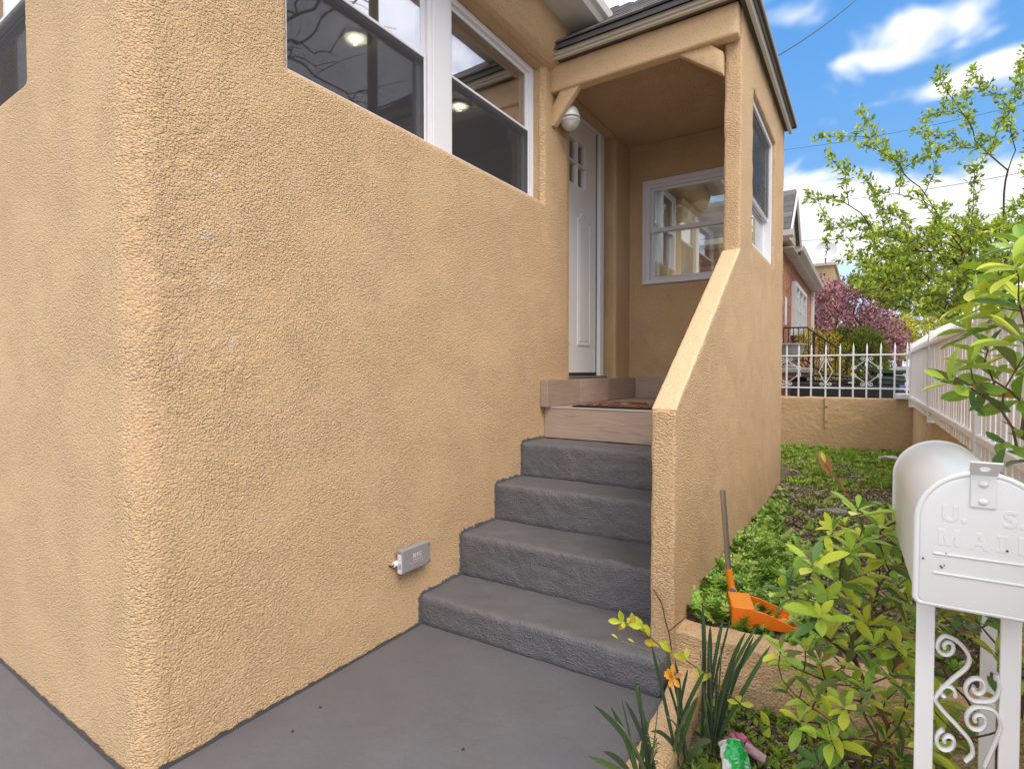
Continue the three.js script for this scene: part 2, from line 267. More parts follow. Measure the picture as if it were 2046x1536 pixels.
// along the wall: s < 0 on the left side wall, then the rounded corner, then the front wall
function wallPath(s) {
  if (s < 0) return [AX - CR + s, BZ, 0, 1];
  if (s < ARC) { const a = s / CR; return [AX - CR + CR * Math.sin(a), BZ - CR + CR * Math.cos(a), Math.sin(a), Math.cos(a)]; }
  return [AX, BZ - CR - (s - ARC), 1, 0];
}
const sOfZ = (z) => ARC + (BZ - CR - z), sOfX = (x) => x - (AX - CR);
const WIN = { z0: -3.08, z1: -1.232, y0: 2.305, y1: 3.167 }, SIDEWIN = { x0: -3.7, x1: -2.58, y0: 2.26, y1: 3.12 };
function bulge(s, y) { // unevenness of the hand-floated render, and the old repair beside the corner
  const rep = Math.exp(-Math.pow(((s - .33) / .1) ** 2 + ((y - 1.62) / .22) ** 2, 2)), rough = 1 - .85 * rep, c = smooth(-.3, .3, fbm2(s * 2.2, y * 2.2, 3, 0, 31));
  const near = smooth(0, .12, s) * (1 - smooth(.25, .6, s)) * smooth(.9, 1.3, y) * (1 - smooth(1.95, 2.2, y));
  return .0045 * fbm2(s * 1.7, y * 1.7, 3, 0, 3) + rough * (.0006 + .0005 * c + .0006 * near) * noise2(s * 46 + y * 9, y * 60 - s * 9, 0, 0, 8) + rough * near * .0075 * (.5 - Math.abs(fbm2(s * 22 + .4 * noise2(s * 9, y * 9), y * 30, 2, 0, 17))) * smooth(-.25, .2, fbm2(s * 7, y * 6, 2, 0, 44)) + .004 * rep + .003 * near * fbm2(s * 14, y * 16, 2, 0, 7);
}
function tint(s, y) {
  const m = fbm2(s * 2.6, y * 2.6, 4, 0, 13), dirt = .4 * smooth(.12, .5, fbm2(s * 6, y * 5, 5, 0, 23)), scr = (a, b, r) => Math.exp(-(((s - a) / r) ** 2 + ((y - b) / r) ** 2)) * smooth(-.1, .3, noise2(s * 60, y * 60, 0, 0, 3));
  const scrape = clamp(scr(.27, 1.63, .03) + scr(.29, 1.5, .03) + scr(.34, 1.3, .02) * 1.3 + scr(.3, 1.83, .02) + scr(.17, 1.25, .02));
  const k = 1 + .035 * m; return [mix(k, .95, scrape * .7) - dirt * .02, mix(k - .01 * dirt, 1.22, scrape * .7), mix(k + .05 * dirt, 1.75, scrape * .7)];
}
{
  const s1 = sOfZ(-3.43), wa = [sOfZ(WIN.z1), sOfZ(WIN.z0)], wb = [sOfX(SIDEWIN.x0), sOfX(SIDEWIN.x1)], r = .035;
  const ss = [...cuts([S0, wb[0]], .05), ...cuts([wb[0], wb[1]], .05).slice(1), ...cuts([wb[1], 0], .016).slice(1), ...cuts([0, ARC], .01).slice(1), ...cuts([ARC, wa[0], wa[1], s1], .0098).slice(1)];
  const ys = cuts([-.02, SIDEWIN.y0, WIN.y0, SIDEWIN.y1, WIN.y1, 3.62], .0105);
  const hole = (s, y) => (s > wa[0] && s < wa[1] && y > WIN.y0 && y < WIN.y1) || (s > wb[0] && s < wb[1] && y > SIDEWIN.y0 && y < SIDEWIN.y1);
  const edge = (s, y, a, b, c, d) => { const dx = Math.max(a - s, s - b, 0), dy = Math.max(c - y, y - d, 0), e = Math.hypot(dx, dy); return e < r ? r - Math.sqrt(r * r - (r - e) ** 2) : 0; };
  const g = gridFace(ss, ys, hole, (s, y) => {
    const [x, z, nx, nz] = wallPath(s), off = bulge(s, y) - edge(s, y, wa[0], wa[1], WIN.y0, WIN.y1) - edge(s, y, wb[0], wb[1], SIDEWIN.y0, SIDEWIN.y1) - (s1 - s < .03 ? .03 - Math.sqrt(Math.max(0, .0009 - (.03 - s1 + s) ** 2)) : 0), w = .0025 * noise2(s * 30, y * 30, 0, 0, 5);
    return V(x + nx * off + w * nz, y + w, z + nz * off - w * nx);
  }, tint);
  part(house, 'wall', g, M.stucco, 'front and left side wall with a rounded corner');
  // paint line along the foot of the wall
  const pz = cuts([sOfX(-4.4), sOfZ(-1.9)], .006), pg = gridFace(pz, [0, .5, 1], () => false, (s, k) => { const [x, z, nx, nz] = wallPath(s), h = .010 + .009 * Math.abs(noise2(s * 22, 4.4, 0, 0, 6)) + .007 * Math.abs(noise2(s * 75, 1.2, 0, 0, 9)), o = .010 - .006 * k + bulge(s, k * h) * 1.05; return V(x + nx * o, k * h - .002, z + nz * o); });
  part(walkway, 'paint_line', pg, M.paintRough);
}
// reveals of openings (behind the wall face, so only their inner faces show)
const reveals = (list) => join(list.map((b) => roughen(box(...b), .002, .05, .06)));
part(house, 'window_reveal', reveals([[-1.93, 2.2, -3.1, -1.786, 2.303, -1.2], [-1.93, 2.303, -3.16, -1.79, 3.2, -3.083], [-1.93, 2.303, -1.229, -1.79, 3.2, -1.15], [-1.93, 3.17, -3.16, -1.79, 3.26, -1.15]]), M.stuccoPlain);
part(house, 'window_reveal', reveals([[-3.8, 2.15, -.88, -2.5, 2.257, -.73], [-2.577, 2.257, -.88, -2.5, 3.2, -.735], [-3.8, 2.257, -.88, -3.703, 3.2, -.735], [-3.8, 3.123, -.88, -2.5, 3.2, -.735]]), M.stuccoPlain);
// front wall round the door, and beyond the porch
part(house, 'wall', roughen(box(-1.9, 0, -4.72, AX, 3.3, -4.285, .02), .002, .06, .06), M.stuccoPlain);
part(house, 'wall', roughen(box(-1.9, 3.128, -4.4, AX + .001, 3.3, -3.4), .002, .06, .08), M.stuccoPlain);
part(house, 'door_reveal', roughen(box(-1.97, .9, -3.5, -1.796, 3.2, -3.403), .001, .06, .1), M.stuccoPlain);
{
  const g = roughen(prismX([[-4.72, 0], [-7.0, 0], [-7.0, 3.45], [-4.72, 3.45]], -1.9, AX, { holes: [rect(-6.24, 2.305, -5.16, 3.167)], bevel: .02 }), .003, .08, .1);
  part(house, 'wall', g, M.stuccoPlain);
  part(house, 'wall', box(-6, 0, -7.0, -1.9, 3.6, -6.9), M.stuccoPlain, 'far side wall');
  part(house, 'wall', box(-6, 0, -7.0, -5.9, 5.6, BZ), M.stuccoPlain); part(house, 'door_base', box(-1.9, 0, -4.3, -1.86, 1.16, -3.4), M.stuccoPlain);
  const gable = prismZ([[-5.9, 3.5], [-1.75, 3.5], [-5.9, 5.5]], BZ - .12, BZ - .005); part(house, 'gable', gable, M.stuccoPlain);
  part(house, 'gable', prismZ([[-5.9, 3.5], [-1.75, 3.5], [-5.9, 5.5]], -6.98, -6.9), M.stuccoPlain);
}
// cove under the eave, gutter, main roof
{
  const prof = [[-1.80, 3.172], [-1.765, 3.168], [-1.735, 3.178], [-1.70, 3.205], [-1.672, 3.245], [-1.652, 3.30], [-1.642, 3.36], [-1.64, 3.43], [-1.80, 3.43]];
  part(house, 'eave_cove', roughen(prismZ(prof, -3.6, -.70), .003, .08, .06, 1.0), M.stuccoPlain);
  part(house, 'eave_cove', roughen(prismZ(prof, -7.0, -4.70), .003, .08, .1, 1.0), M.stuccoPlain);
  const gut = [[-1.53, 3.40], [-1.44, 3.40], [-1.425, 3.43], [-1.40, 3.445], [-1.395, 3.5], [-1.41, 3.503], [-1.415, 3.495], [-1.42, 3.455], [-1.45, 3.415], [-1.52, 3.415], [-1.53, 3.5]];
  part(house, 'gutter', prismZ(gut, -3.32, -.45), M.gutter); part(house, 'gutter', prismZ(gut, -7.15, -4.85), M.whiteMetal);
  const roof = prismZ([[-1.43, 3.46], [-1.43, 3.51], [-6.2, 5.85], [-6.2, 5.78]], -7.2, -.4); part(house, 'main_roof', roof, M.shingle[0]);
  part(house, 'soffit', box(-1.66, 3.402, -7.15, -1.531, 3.414, -.45), M.gutter); part(house, 'soffit', box(-1.9, 3.44, -7.15, -1.5, 3.455, -.45), M.gutter);
}
// double-hung windows: local x to the right seen from outside, y up, z out
function sashFrame(x0, y0, x1, y1, w, z0, z1, top = w, bot = w) { return join([box(x0, y0, z0, x0 + w, y1, z1, .004), box(x1 - w, y0, z0, x1, y1, z1, .004), box(x0 + w - .002, y0, z0 + .001, x1 - w + .002, y0 + bot, z1 - .001, .004), box(x0 + w - .002, y1 - top, z0 + .001, x1 - w + .002, y1, z1 - .001, .004)]); }
function doubleHung(g, x0, x1, H, { mid = H / 2, mat = M.white, screen = true, upperScreen = false, coat = true } = {}) {
  part(g, 'frame', sashFrame(x0, 0, x1, H, .034, -.09, 0), mat);
  part(g, 'sash', sashFrame(x0 + .032, mid - .016, x1 - .032, H - .03, .03, -.045, -.022, .024, .034), mat);
  part(g, 'sash', sashFrame(x0 + .032, .03, x1 - .032, mid + .016, .03, -.072, -.048, .032, .04), mat);
  for (const q of [-.041, -.029]) part(g, 'pane', box(x0 + .055, mid, q, x1 - .055, H - .05, q + .0005), M.glass); if (coat) part(g, 'pane', box(x0 + .055, mid, -.0265, x1 - .055, H - .05, -.0265 + .0004), M.coating);
  for (const q of [-.067, -.055]) part(g, 'pane', box(x0 + .055, .055, q, x1 - .055, mid, q + .0005), M.glass); if (coat) part(g, 'pane', box(x0 + .055, .055, -.0525, x1 - .055, mid, -.0525 + .0004), M.coating);
  if (screen) { part(g, 'screen_frame', sashFrame(x0 + .036, .03, x1 - .036, mid + .008, .014, -.019, -.011), mat); part(g, 'screen', box(x0 + .046, .04, -.016, x1 - .046, mid, -.0155), M.screen); }
  if (upperScreen) part(g, 'screen', box(x0 + .046, mid, -.016, x1 - .046, H - .035, -.0155), M.screen);
}
function windowAt(name, pos, turn, label) { const g = sub(house, name); g.position.set(...pos); g.rotation.y = turn; if (label) g.userData.label = label; return g; }
{
  const w = windowAt('front_window', [-1.842, 2.305, -1.232], Math.PI / 2, 'white double window of two sliding sash pairs');
  doubleHung(w, 0, .862, .862, { mid: .452 }); doubleHung(w, .978, 1.848, .862, { mid: .452 });
  part(w, 'mullion', box(.852, 0, -.09, .988, .862, .012, .005), M.white);
  const w2 = windowAt('front_window', [-1.842, 2.305, -5.16], Math.PI / 2, 'white window of the front wall beyond the porch');
  doubleHung(w2, 0, .5, .862, { mid: .452, screen: false }); doubleHung(w2, .58, 1.08, .862, { mid: .452, screen: false }); part(w2, 'mullion', box(.49, 0, -.09, .59, .862, .012, .005), M.white);
  const w3 = windowAt('side_window', [-3.70, 2.26, -.80], 0, 'dark screened window of the left side wall'); doubleHung(w3, 0, 1.12, .86, { mid: .5 });
}
// the room behind the front window, with two lit ceiling lights
{
  part(house, 'room_floor', box(-5.8, 1.1, -6.85, -1.93, 1.16, -.9), M.room); part(house, 'room_ceiling', box(-5.8, 3.36, -6.85, -1.83, 3.4, -.8), M.roomCeil);
  part(house, 'room_wall', join([box(-5.2, 1.16, -4.5, -5.1, 3.36, -.9), box(-5.1, 1.16, -4.5, -1.95, 3.36, -4.4)]), M.room);
  for (const z of [-2.43, -3.5]) {
    const l = part(house, 'recessed_light', new THREE.CylinderGeometry(.07, .07, .012, 28).translate(-2.79, 3.352, z), std({ color: lc(.5, .5, .47), emissive: lc(1, .93, .72), emissiveIntensity: .42 }));
    const rim = part(l, 'trim_ring', new THREE.TorusGeometry(.075, .008, 8, 28).rotateX(Math.PI / 2).translate(-2.79, 3.354, z), M.whiteMetal); rim.receiveShadow = true;
    const p = new THREE.PointLight(0xffe6bd, .22, 0, 2); p.position.set(-2.79, 3.325, z); p.castShadow = true; scene.add(p);
  }
}
// door
{
  const d = sub(house, 'front_door'); d.userData.label = 'white panelled door with four small panes';
  const lites = [[-3.645, 2.795], [-3.795, 2.795], [-3.645, 2.62], [-3.795, 2.62]].map(([z, y]) => rect(z - .135, y, z, y + .16));
  part(d, 'slab', prismX(rect(-4.128, 1.19, -3.3, 3.12), -1.915, -1.872, { holes: lites, bevel: .003 }), M.doorWhite);
  for (const [[z0, y0], , [z1, y1]] of lites) part(d, 'pane', box(-1.9, y0 - .01, z0 - .005, -1.897, y1 + .01, z1 + .005), M.glass);
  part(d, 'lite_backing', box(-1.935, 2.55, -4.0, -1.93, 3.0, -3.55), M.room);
  for (const [a, b] of [[-4.02, -3.785], [-3.655, -3.42]]) for (const [y0, y1, arch] of [[1.40, 2.44, 1]]) {
    const o = [[a, y0], [b, y0], [b, y1 - .06], [b - .035, y1 - .055], [b - .06, y1 - .02], [(a + b) / 2, y1], [a + .06, y1 - .02], [a + .035, y1 - .055], [a, y1 - .06]], k = (q, m) => q.map(([z, y]) => [mix((a + b) / 2, z, m), mix((y0 + y1) / 2, y, 1 - (1 - m) * .24)]);
    part(d, 'panel', prismX(o, -1.875, -1.864, { holes: [k(o, .80)], bevel: .004 }), M.doorWhite); part(d, 'panel', prismX(k(o, .72), -1.875, -1.866, { bevel: .004 }), M.doorWhite);
  }
  part(house, 'door_frame', join([box(-1.95, 1.165, -4.215, -1.838, 3.175, -4.135, .006), box(-1.95, 1.165, -3.49, -1.838, 3.175, -3.4, .006), box(-1.951, 3.125, -4.2, -1.839, 3.176, -3.42, .006)]), M.white);
  part(house, 'weather_strip', join([box(-1.93, 1.165, -4.137, -1.868, 3.13, -4.1275), box(-1.93, 1.164, -4.13, -1.868, 1.192, -3.4)]), M.gasket);
  part(house, 'threshold', box(-1.93, 1.145, -4.2, -1.80, 1.1655, -3.42, .004), M.steel);
}
// porch: stair wall, post and wing wall in one plane, back wall with a window, beam, braces, ceiling, floor tiles
{
  const side = [[-2.04, -.05], [-2.04, 1.045], [-3.25, 1.882], [-3.25, 3.23], [-5.09, 3.23], [-5.09, -.05]];
  const WZ0 = -4.575, WZ1 = -3.62, WY0 = 1.99, WY1 = 2.925;
  part(house, 'stair_wall', roughen(prismX(side, -.692, -.60, { holes: [rect(WZ0, WY0, WZ1, WY1)], bevel: .012 }), .0032, .07, .045, .9), M.stuccoPlain, 'tan stucco stair wall with a sloping smooth top, running up into the porch post');
  const sl = Math.atan2(.837, 1.21); // smooth trowelled cap on the slope
  const cap = roughen(box(-.694, -.012, -.73, -.598, .005, .73, .006), .0016, .06, .04); cap.rotateX(sl); cap.translate(0, 1.468, -2.648);
  part(house, 'stair_wall_cap', cap, std({ map: stuccoColour, color: lc(1.06, 1.08, 1.12), bumpMap: concreteBump, bumpScale: .003, roughness: .7 }));
  part(house, 'back_wall', roughen(prismZ(rect(-1.8, .9, -.69, 3.3), -4.72, -4.602, { holes: [rect(-1.632, 1.958, -.75, 2.83)] }), .002, .08, .08), M.stuccoPlain);
  const bw = windowAt('porch_window', [-1.642, 1.95, -4.59], 0, 'white framed window in the porch back wall');
  part(bw, 'casing', sashFrame(0, 0, .91, .885, .03, -.03, .012, .04, .034), M.greyFrame); doubleHung(bw, .026, .884, .85, { mid: .46, mat: M.greyFrame, screen: false, coat: false });
  const sw = windowAt('porch_window', [-.622, WY0, WZ1], Math.PI / 2, 'window in the outer wing wall with a dark upper screen'); doubleHung(sw, 0, .955, WY1 - WY0, { mid: .36, screen: false, upperScreen: true, coat: false });
  part(house, 'porch_ceiling', roughen(box(-1.8, 3.15, -4.586, -.64, 3.19, -3.2), .0025, .09, .06), M.stuccoPlain);
  part(house, 'porch_beam', roughen(box(-1.775, 3.03, -3.245, -.606, 3.205, -3.165, .012), .002, .09, .05), M.stuccoWood, 'painted timber beam across the porch front');
  part(house, 'brace', roughen(prismZ([[-1.768, 2.93], [-1.768, 2.82], [-1.745, 2.82], [-1.56, 3.034], [-1.70, 3.034]], -3.225, -3.18, { bevel: .003 }), .0006, .05, .06), M.stuccoWood);
  part(house, 'brace', roughen(prismZ([[-.690, 2.85], [-.690, 2.97], [-.76, 3.034], [-.94, 3.034]], -3.24, -3.195, { bevel: .003 }), .0006, .05, .06), M.stuccoWood);
  // floor and skirting: wood-look tiles, each its own piece
  for (let i = 0; i < 5; i++) for (let j = 0; j < 2; j++) { const x = -1.70 + j * .51 + (i % 2 ? 0 : -.22), z = -3.1 - i * .3; if (x > -.7) continue; part(house, 'floor_tile', box(Math.max(x, -1.76), .962, z - .297, Math.min(x + .507, -.692), .972, z - .003, .002), (i + j) % 2 ? M.plank : M.plankB); }
  part(house, 'porch_floor', box(-1.8, .772, -4.7, -.69, .9615, -3.096), M.grout);
  part(house, 'riser_tile', box(-1.761, .772, -3.096, -.693, .963, -3.084, .002), M.plank);
  part(house, 'trim_strip', box(-1.765, .9635, -3.094, -.693, .9735, -3.08, .002), M.trim);
  for (const [a, b, m] of [[-3.50, -3.03, M.plankB], [-4.0, -3.503, M.plank], [-4.59, -4.003, M.plankB]]) part(house, 'skirting_tile', box(-1.762, .973, a, -1.705, 1.146, b, .003), m);
  for (const [a, b, m] of [[-1.70, -1.11, M.plank], [-1.107, -.694, M.plankB]]) part(house, 'skirting_tile', box(a, .973, -4.601, b, 1.155, -4.588, .003), m);
  // hip roof: fascia boards, drip edge, shingled slopes
  part(house, 'fascia', join([box(-1.765, 3.195, -3.125, -.53, 3.212, -3.10, .004), box(-1.768, 3.21, -3.118, -.528, 3.238, -3.085, .005)]), M.fascia);
  part(house, 'fascia', box(-.572, 3.185, -5.13, -.548, 3.24, -3.10, .004), M.gutter);
  part(house, 'eave_board', join([box(-.60, 3.205, -5.1, -.573, 3.216, -3.12), box(-1.76, 3.206, -3.166, -.6, 3.222, -3.126)]), M.mossy);
  const apex = V(-2.0, 4.21, -4.28), C1 = V(-.515, 3.258, -3.06), C2 = V(-.515, 3.258, -5.14), L1 = V(-2.0, 3.258, -3.06), L2 = V(-2.0, 3.258, -5.14);
  const tri = (list) => { const g = new THREE.BufferGeometry(), a = []; for (const t of list) for (const p of t) a.push(p.x, p.y, p.z); g.setAttribute('position', new THREE.Float32BufferAttribute(a, 3)); g.computeVertexNormals(); return boxUV(g); };
  const dn = V(0, -.03, 0), low = (p) => p.clone().add(dn);
  const rf = part(house, 'porch_roof', tri([[L1, C1, apex], [C1, C2, apex], [C2, L2, apex], [low(L1), low(apex), low(C1)], [low(C1), low(apex), low(C2)], [low(C2), low(apex), low(L2)], [L1, low(L1), C1], [low(L1), low(C1), C1], [C1, low(C1), C2], [low(C1), low(C2), C2], [C2, low(C2), L2], [low(C2), low(L2), L2]]), M.shingle[1], 'dark asphalt shingle hip roof over the porch');
  const up = apex.clone().sub(L1), len = up.length(), ud = up.clone().normalize(), rnd = rngOf(4), nrm = V(1, 0, 0).cross(ud).normalize().negate(); if (nrm.y < 0) nrm.negate();
  for (let k = 0; k < 9; k++) {
    const d0 = k * .142, d1 = d0 + .17, xEnd = C1.x - d0 * (C1.x - apex.x) / len;
    for (let x = -2.0 - (k % 2) * .15; x < xEnd - .04; x += .3) {
      const xa = Math.max(x + .003, -2.0), xb = Math.min(x + .297, xEnd); if (xb - xa < .04) continue;
      const q = (xx, dd, h) => L1.clone().setX(xx).addScaledVector(ud, dd).addScaledVector(nrm, h), j = (rnd() - .5) * .006, t = .009 + rnd() * .003;
      const xb1 = Math.min(xb, C1.x - d1 * (C1.x - apex.x) / len), p = [q(xa, d0 - .003 + j, .004 + .005), q(xb, d0 - .003 + j, .004 + .005), q(Math.max(xb1, xa + .01), d1, .004), q(xa, d1, .004)], t4 = p.map((v) => v.clone().addScaledVector(nrm, t));
      part(rf, 'shingle', tri([[t4[0], t4[1], t4[2]], [t4[0], t4[2], t4[3]], [p[0], p[1], t4[1]], [p[0], t4[1], t4[0]], [p[1], p[2], t4[2]], [p[1], t4[2], t4[1]], [p[3], p[0], t4[0]], [p[3], t4[0], t4[3]], [p[0], p[2], p[1]], [p[0], p[3], p[2]]]), M.shingle[Math.floor(rnd() * 4)]);
    }
  }
  const rfe = part(rf, 'drip_edge', box(-.549, 3.24, -5.14, -.512, 3.268, -3.05, .006), std({ color: lc(.3, .265, .22), roughness: .9 }));
  part(house, 'flashing', roughen(box(-1.80, 3.25, -3.16, -1.66, 3.28, -3.06, .004), .006, .05, .04), M.black);
}
// ================================================================ STEPS
{
  const st = thing('front_steps', 'four grey painted concrete steps between the house wall and the stair wall', 'steps', [0, 0, 0]);
  const n = [[-1.905, 0, .139, -.612], [-2.214, .139, .356, -.69], [-2.535, .356, .561, -.69], [-2.814, .561, .766, -.69]];
  n.forEach(([z, y0, y1, x1], i) => {
    const zb = i < 3 ? n[i + 1][0] - .14 : -3.2, g = roughen(box(-1.79, y0 - .01, i ? zb : Math.max(zb, -2.5), x1, y1, z, .024), .0045, .085, .03, 1.2);
    g.translate(0, 0, 0); const p = g.attributes.position; for (let k = 0; k < p.count; k++) p.setZ(k, p.getZ(k) - .03 * (p.getX(k) + 1.79)); boxUV(g);
    const halves = [[], []], P = g.attributes.position, N = g.attributes.normal, U = g.attributes.uv;
    for (let k = 0; k < P.count; k += 3) halves[(N.getY(k) + N.getY(k + 1) + N.getY(k + 2)) / 3 > .8 ? 1 : 0].push(k, k + 1, k + 2);
    const cut = (ids) => { const q = new THREE.BufferGeometry(); for (const [nm, at2] of [['position', P], ['normal', N], ['uv', U]]) { const a = new Float32Array(ids.length * at2.itemSize); ids.forEach((k, o) => { for (let c = 0; c < at2.itemSize; c++) a[o * at2.itemSize + c] = at2.array[k * at2.itemSize + c]; }); q.setAttribute(nm, new THREE.BufferAttribute(a, at2.itemSize)); } return q; };
    const step = part(st, 'step', cut(halves[0]), M.paintRough); part(step, 'tread', cut(halves[1]), M.paint);
  });
  // paint run onto the wall beside each step
  const rn = rngOf(9), pts = []; n.forEach(([z, y0, y1]) => { pts.push([z, y0, y1]); });
  const list = []; for (const [z, y0, y1] of pts) for (let k = 0; k < 24; k++) { const yy = y0 + (y1 - y0) * k / 24, w = .006 + .012 * rn(); list.push(box(AX - .01, yy, z - .02, AX + .0065, yy + (y1 - y0) / 22, z + w)); }
  pts.forEach(([z, , y1], i) => { const ze = i < 3 ? pts[i + 1][0] : -3.085; for (let k = 0; k < 30; k++) { const a = mix(z, ze, k / 30), b = mix(z, ze, (k + 1.1) / 30), h = .006 + .014 * rn(); list.push(box(AX - .01, y1 - .01, b, AX + .006, y1 + h, a)); } });
  const m = part(st, 'paint_run', join(list), M.paintRough); m.userData.kind = 'stuff';
}
// ================================================================ BEDS AND GARDEN WALLS
const yardY = (x, z) => .205 + .03 * fbm2(x * 2, z * 2, 3, 0, 5) + .05 * smooth(-2.9, -5, z) * smooth(-7.6, -5.5, z) * 1 + .015 * noise2(x * 9, z * 9);
{
  const g = gridFace(cuts([-.62, .6], .03), cuts([2.17, 8.3], .04), () => false, (x, z) => V(x, yardY(x, -z) - .035 * smooth(2.3, 2.17, z), -z)); solo('garden_soil', g, M.soil, 'brown mulched soil of the raised front yard', null, null, 'structure');
  const g2 = gridFace(cuts([-1.8, -.615], .06), cuts([4.9, 8.3], .06), () => false, (x, z) => V(x, yardY(x, -z), -z)); solo('garden_soil', g2, M.soil, 'brown soil of the yard behind the porch', null, null, 'structure');
  const b = gridFace(cuts([-.6, .6], .03), cuts([-1.5, 2.2], .03), () => false, (x, z) => V(x, .012 + .02 * fbm2(x * 5, z * 5, 3, 0, 8) + .006 * noise2(x * 25, z * 25), -z)); solo('flower_bed', b, M.soil, 'brown soil of the flower bed beside the walkway', null, null, 'structure');
  solo('retaining_wall', roughen(prismX([[-2.20, -.05], [-2.05, -.05], [-2.06, .205], [-2.19, .21]], -.66, .62, { bevel: .018 }), .009, .09, .035), M.gardenWall, 'low rough tan garden wall holding up the weedy yard', 'garden wall');
  const k = roughen(box(-.567, -.05, -2.06, -.455, .09, 1.2, .022), .005, .09, .04); { const p = k.attributes.position; for (let i = 0; i < p.count; i++) { const z = p.getZ(i); p.setX(i, p.getX(i) - .03 * smooth(-1.7, -2.05, z)); } }
  solo('bed_edging', k, M.gardenWall, 'narrow tan concrete edging between walkway and flower bed', 'edging');
  solo('boundary_wall', roughen(box(-1.7, -.05, -8.27, .56, .865, -8.12, .015), .006, .14, .06), M.gardenWall, 'tan stucco boundary wall under the ornate white railing', 'wall');
  const side = thing('street_wall', 'tan stucco wall under the long white street fence', 'wall'); part(side, 'face', roughen(box(.47, -.05, -8.12, .62, .80, -.3, .015), .005, .14, .07), M.gardenWall);
  part(side, 'corner_cap', box(.30, .866, -8.25, .60, .93, -8.02, .01), M.whiteMetal);
  const st2 = thing('wall_strap', 'tan painted metal strap bolted to the boundary wall', 'bracket'); const sx = atPlane(1651, 800, 'z', -8.12).x;
  part(st2, 'strap', box(sx - .012, .47, -8.116, sx + .014, .862, -8.098, .003), M.stuccoWood); for (const y of [.55, .745]) part(st2, 'bolt', new THREE.SphereGeometry(.013, 10, 8).translate(sx + .004, y, -8.098), M.stone);
}
// ================================================================ PLANT BUILDERS
// a branching frame: every tip is joined to the nearest suitable point of what stands already
function skeleton(base, fork, tips, step, rnd, wob = .12) {
  const nodes = []; const trunk = Math.max(2, Math.ceil(base.distanceTo(fork) / step));
  for (let i = 0; i <= trunk; i++) nodes.push({ L: Math.max(0, i / trunk - .8) * step, p: base.clone().lerp(fork, i / trunk).add(V((rnd() - .5), 0, (rnd() - .5)).multiplyScalar(i && i < trunk ? step * .15 : 0)), up: i - 1, n: 0, own: 0 });
  const sorted = tips.map((p) => ({ p, d: p.distanceTo(fork) })).sort((a, b) => a.d - b.d);
  for (const { p } of sorted) {
    let best = 0, bd = 1e9;
    for (let i = Math.floor(trunk * .6); i < nodes.length; i++) { const q = nodes[i].p, d = q.distanceTo(p) + .55 * nodes[i].L + .6 * Math.max(0, q.y - p.y); if (d < bd) { bd = d; best = i; } }
    const a = nodes[best].p, l = a.distanceTo(p), n = Math.max(1, Math.ceil(l / step)), bow = V(rnd() - .5, rnd() * .5, rnd() - .5).multiplyScalar(l * wob); let prev = best;
    for (let i = 1; i <= n; i++) { const t = i / n; nodes.push({ p: a.clone().lerp(p, t).addScaledVector(bow, Math.sin(Math.PI * t)), up: prev, n: 0, own: i === n ? 1 : 0, L: nodes[best].L + l * t, dir: p.clone().sub(a).normalize(), t }); prev = nodes.length - 1; }
  }
  for (let i = nodes.length - 1; i > 0; i--) { if (nodes[i].own) nodes[i].n += 1; nodes[nodes[i].up].n += nodes[i].n; }
  return nodes;
}
function limbs(nodes, tipR, pow = .45, seg = 5, maxR = 1) {
  const rad = (n) => Math.min(maxR, tipR * Math.pow(Math.max(1, n.n), pow)), list = [];
  for (let i = 1; i < nodes.length; i++) { const a = nodes[nodes[i].up], b = nodes[i]; if (a.p.distanceTo(b.p) > 1e-4) list.push(bar(a.p, b.p, Math.min(rad(a), rad(b) * 1.6), seg, rad(b))); }
  return join(list);
}
class Leaves { // many leaves gathered into one crown
  constructor() { this.p = []; this.c = []; this.n = []; }
  add(o, dir, up, len, wid, c, fold = .25) {
    const s = dir.clone().cross(up).normalize(), n = s.clone().cross(dir).normalize(), m = o.clone().addScaledVector(dir, len * .45).addScaledVector(n, -len * .04), t = o.clone().addScaledVector(dir, len).addScaledVector(n, -len * .12);
    const l = m.clone().addScaledVector(s, wid / 2).addScaledVector(n, wid * fold), r = m.clone().addScaledVector(s, -wid / 2).addScaledVector(n, wid * fold);
    for (const [a, b, d, e] of [[o, l, t, -1], [o, t, r, 1]]) { this.p.push(a.x, a.y, a.z, b.x, b.y, b.z, d.x, d.y, d.z); const q = n.clone().addScaledVector(s, e * fold * 1.2).normalize(); for (let k = 0; k < 3; k++) { this.n.push(q.x, q.y, q.z); this.c.push(...c); } }
  }
  build() { const g = new THREE.BufferGeometry(); g.setAttribute('position', new THREE.Float32BufferAttribute(this.p, 3)); g.setAttribute('normal', new THREE.Float32BufferAttribute(this.n, 3)); g.setAttribute('color', new THREE.Float32BufferAttribute(this.c, 3)); return g; }
}
const sphereDir = (rnd) => { const z = rnd() * 2 - 1, a = rnd() * 6.2832, r = Math.sqrt(1 - z * z); return V(r * Math.cos(a), z, r * Math.sin(a)); };
function pick(palette, rnd) { const a = palette[Math.floor(rnd() * palette.length)], k = .75 + .5 * rnd(); return a.map((x) => x * k); }
function inPoly(u, v, q) { let r = false; for (let i = 0, j = q.length - 1; i < q.length; j = i++) if ((q[i][1] > v) !== (q[j][1] > v) && u < (q[j][0] - q[i][0]) * (v - q[i][1]) / (q[j][1] - q[i][1]) + q[i][0]) r = !r; return r; }
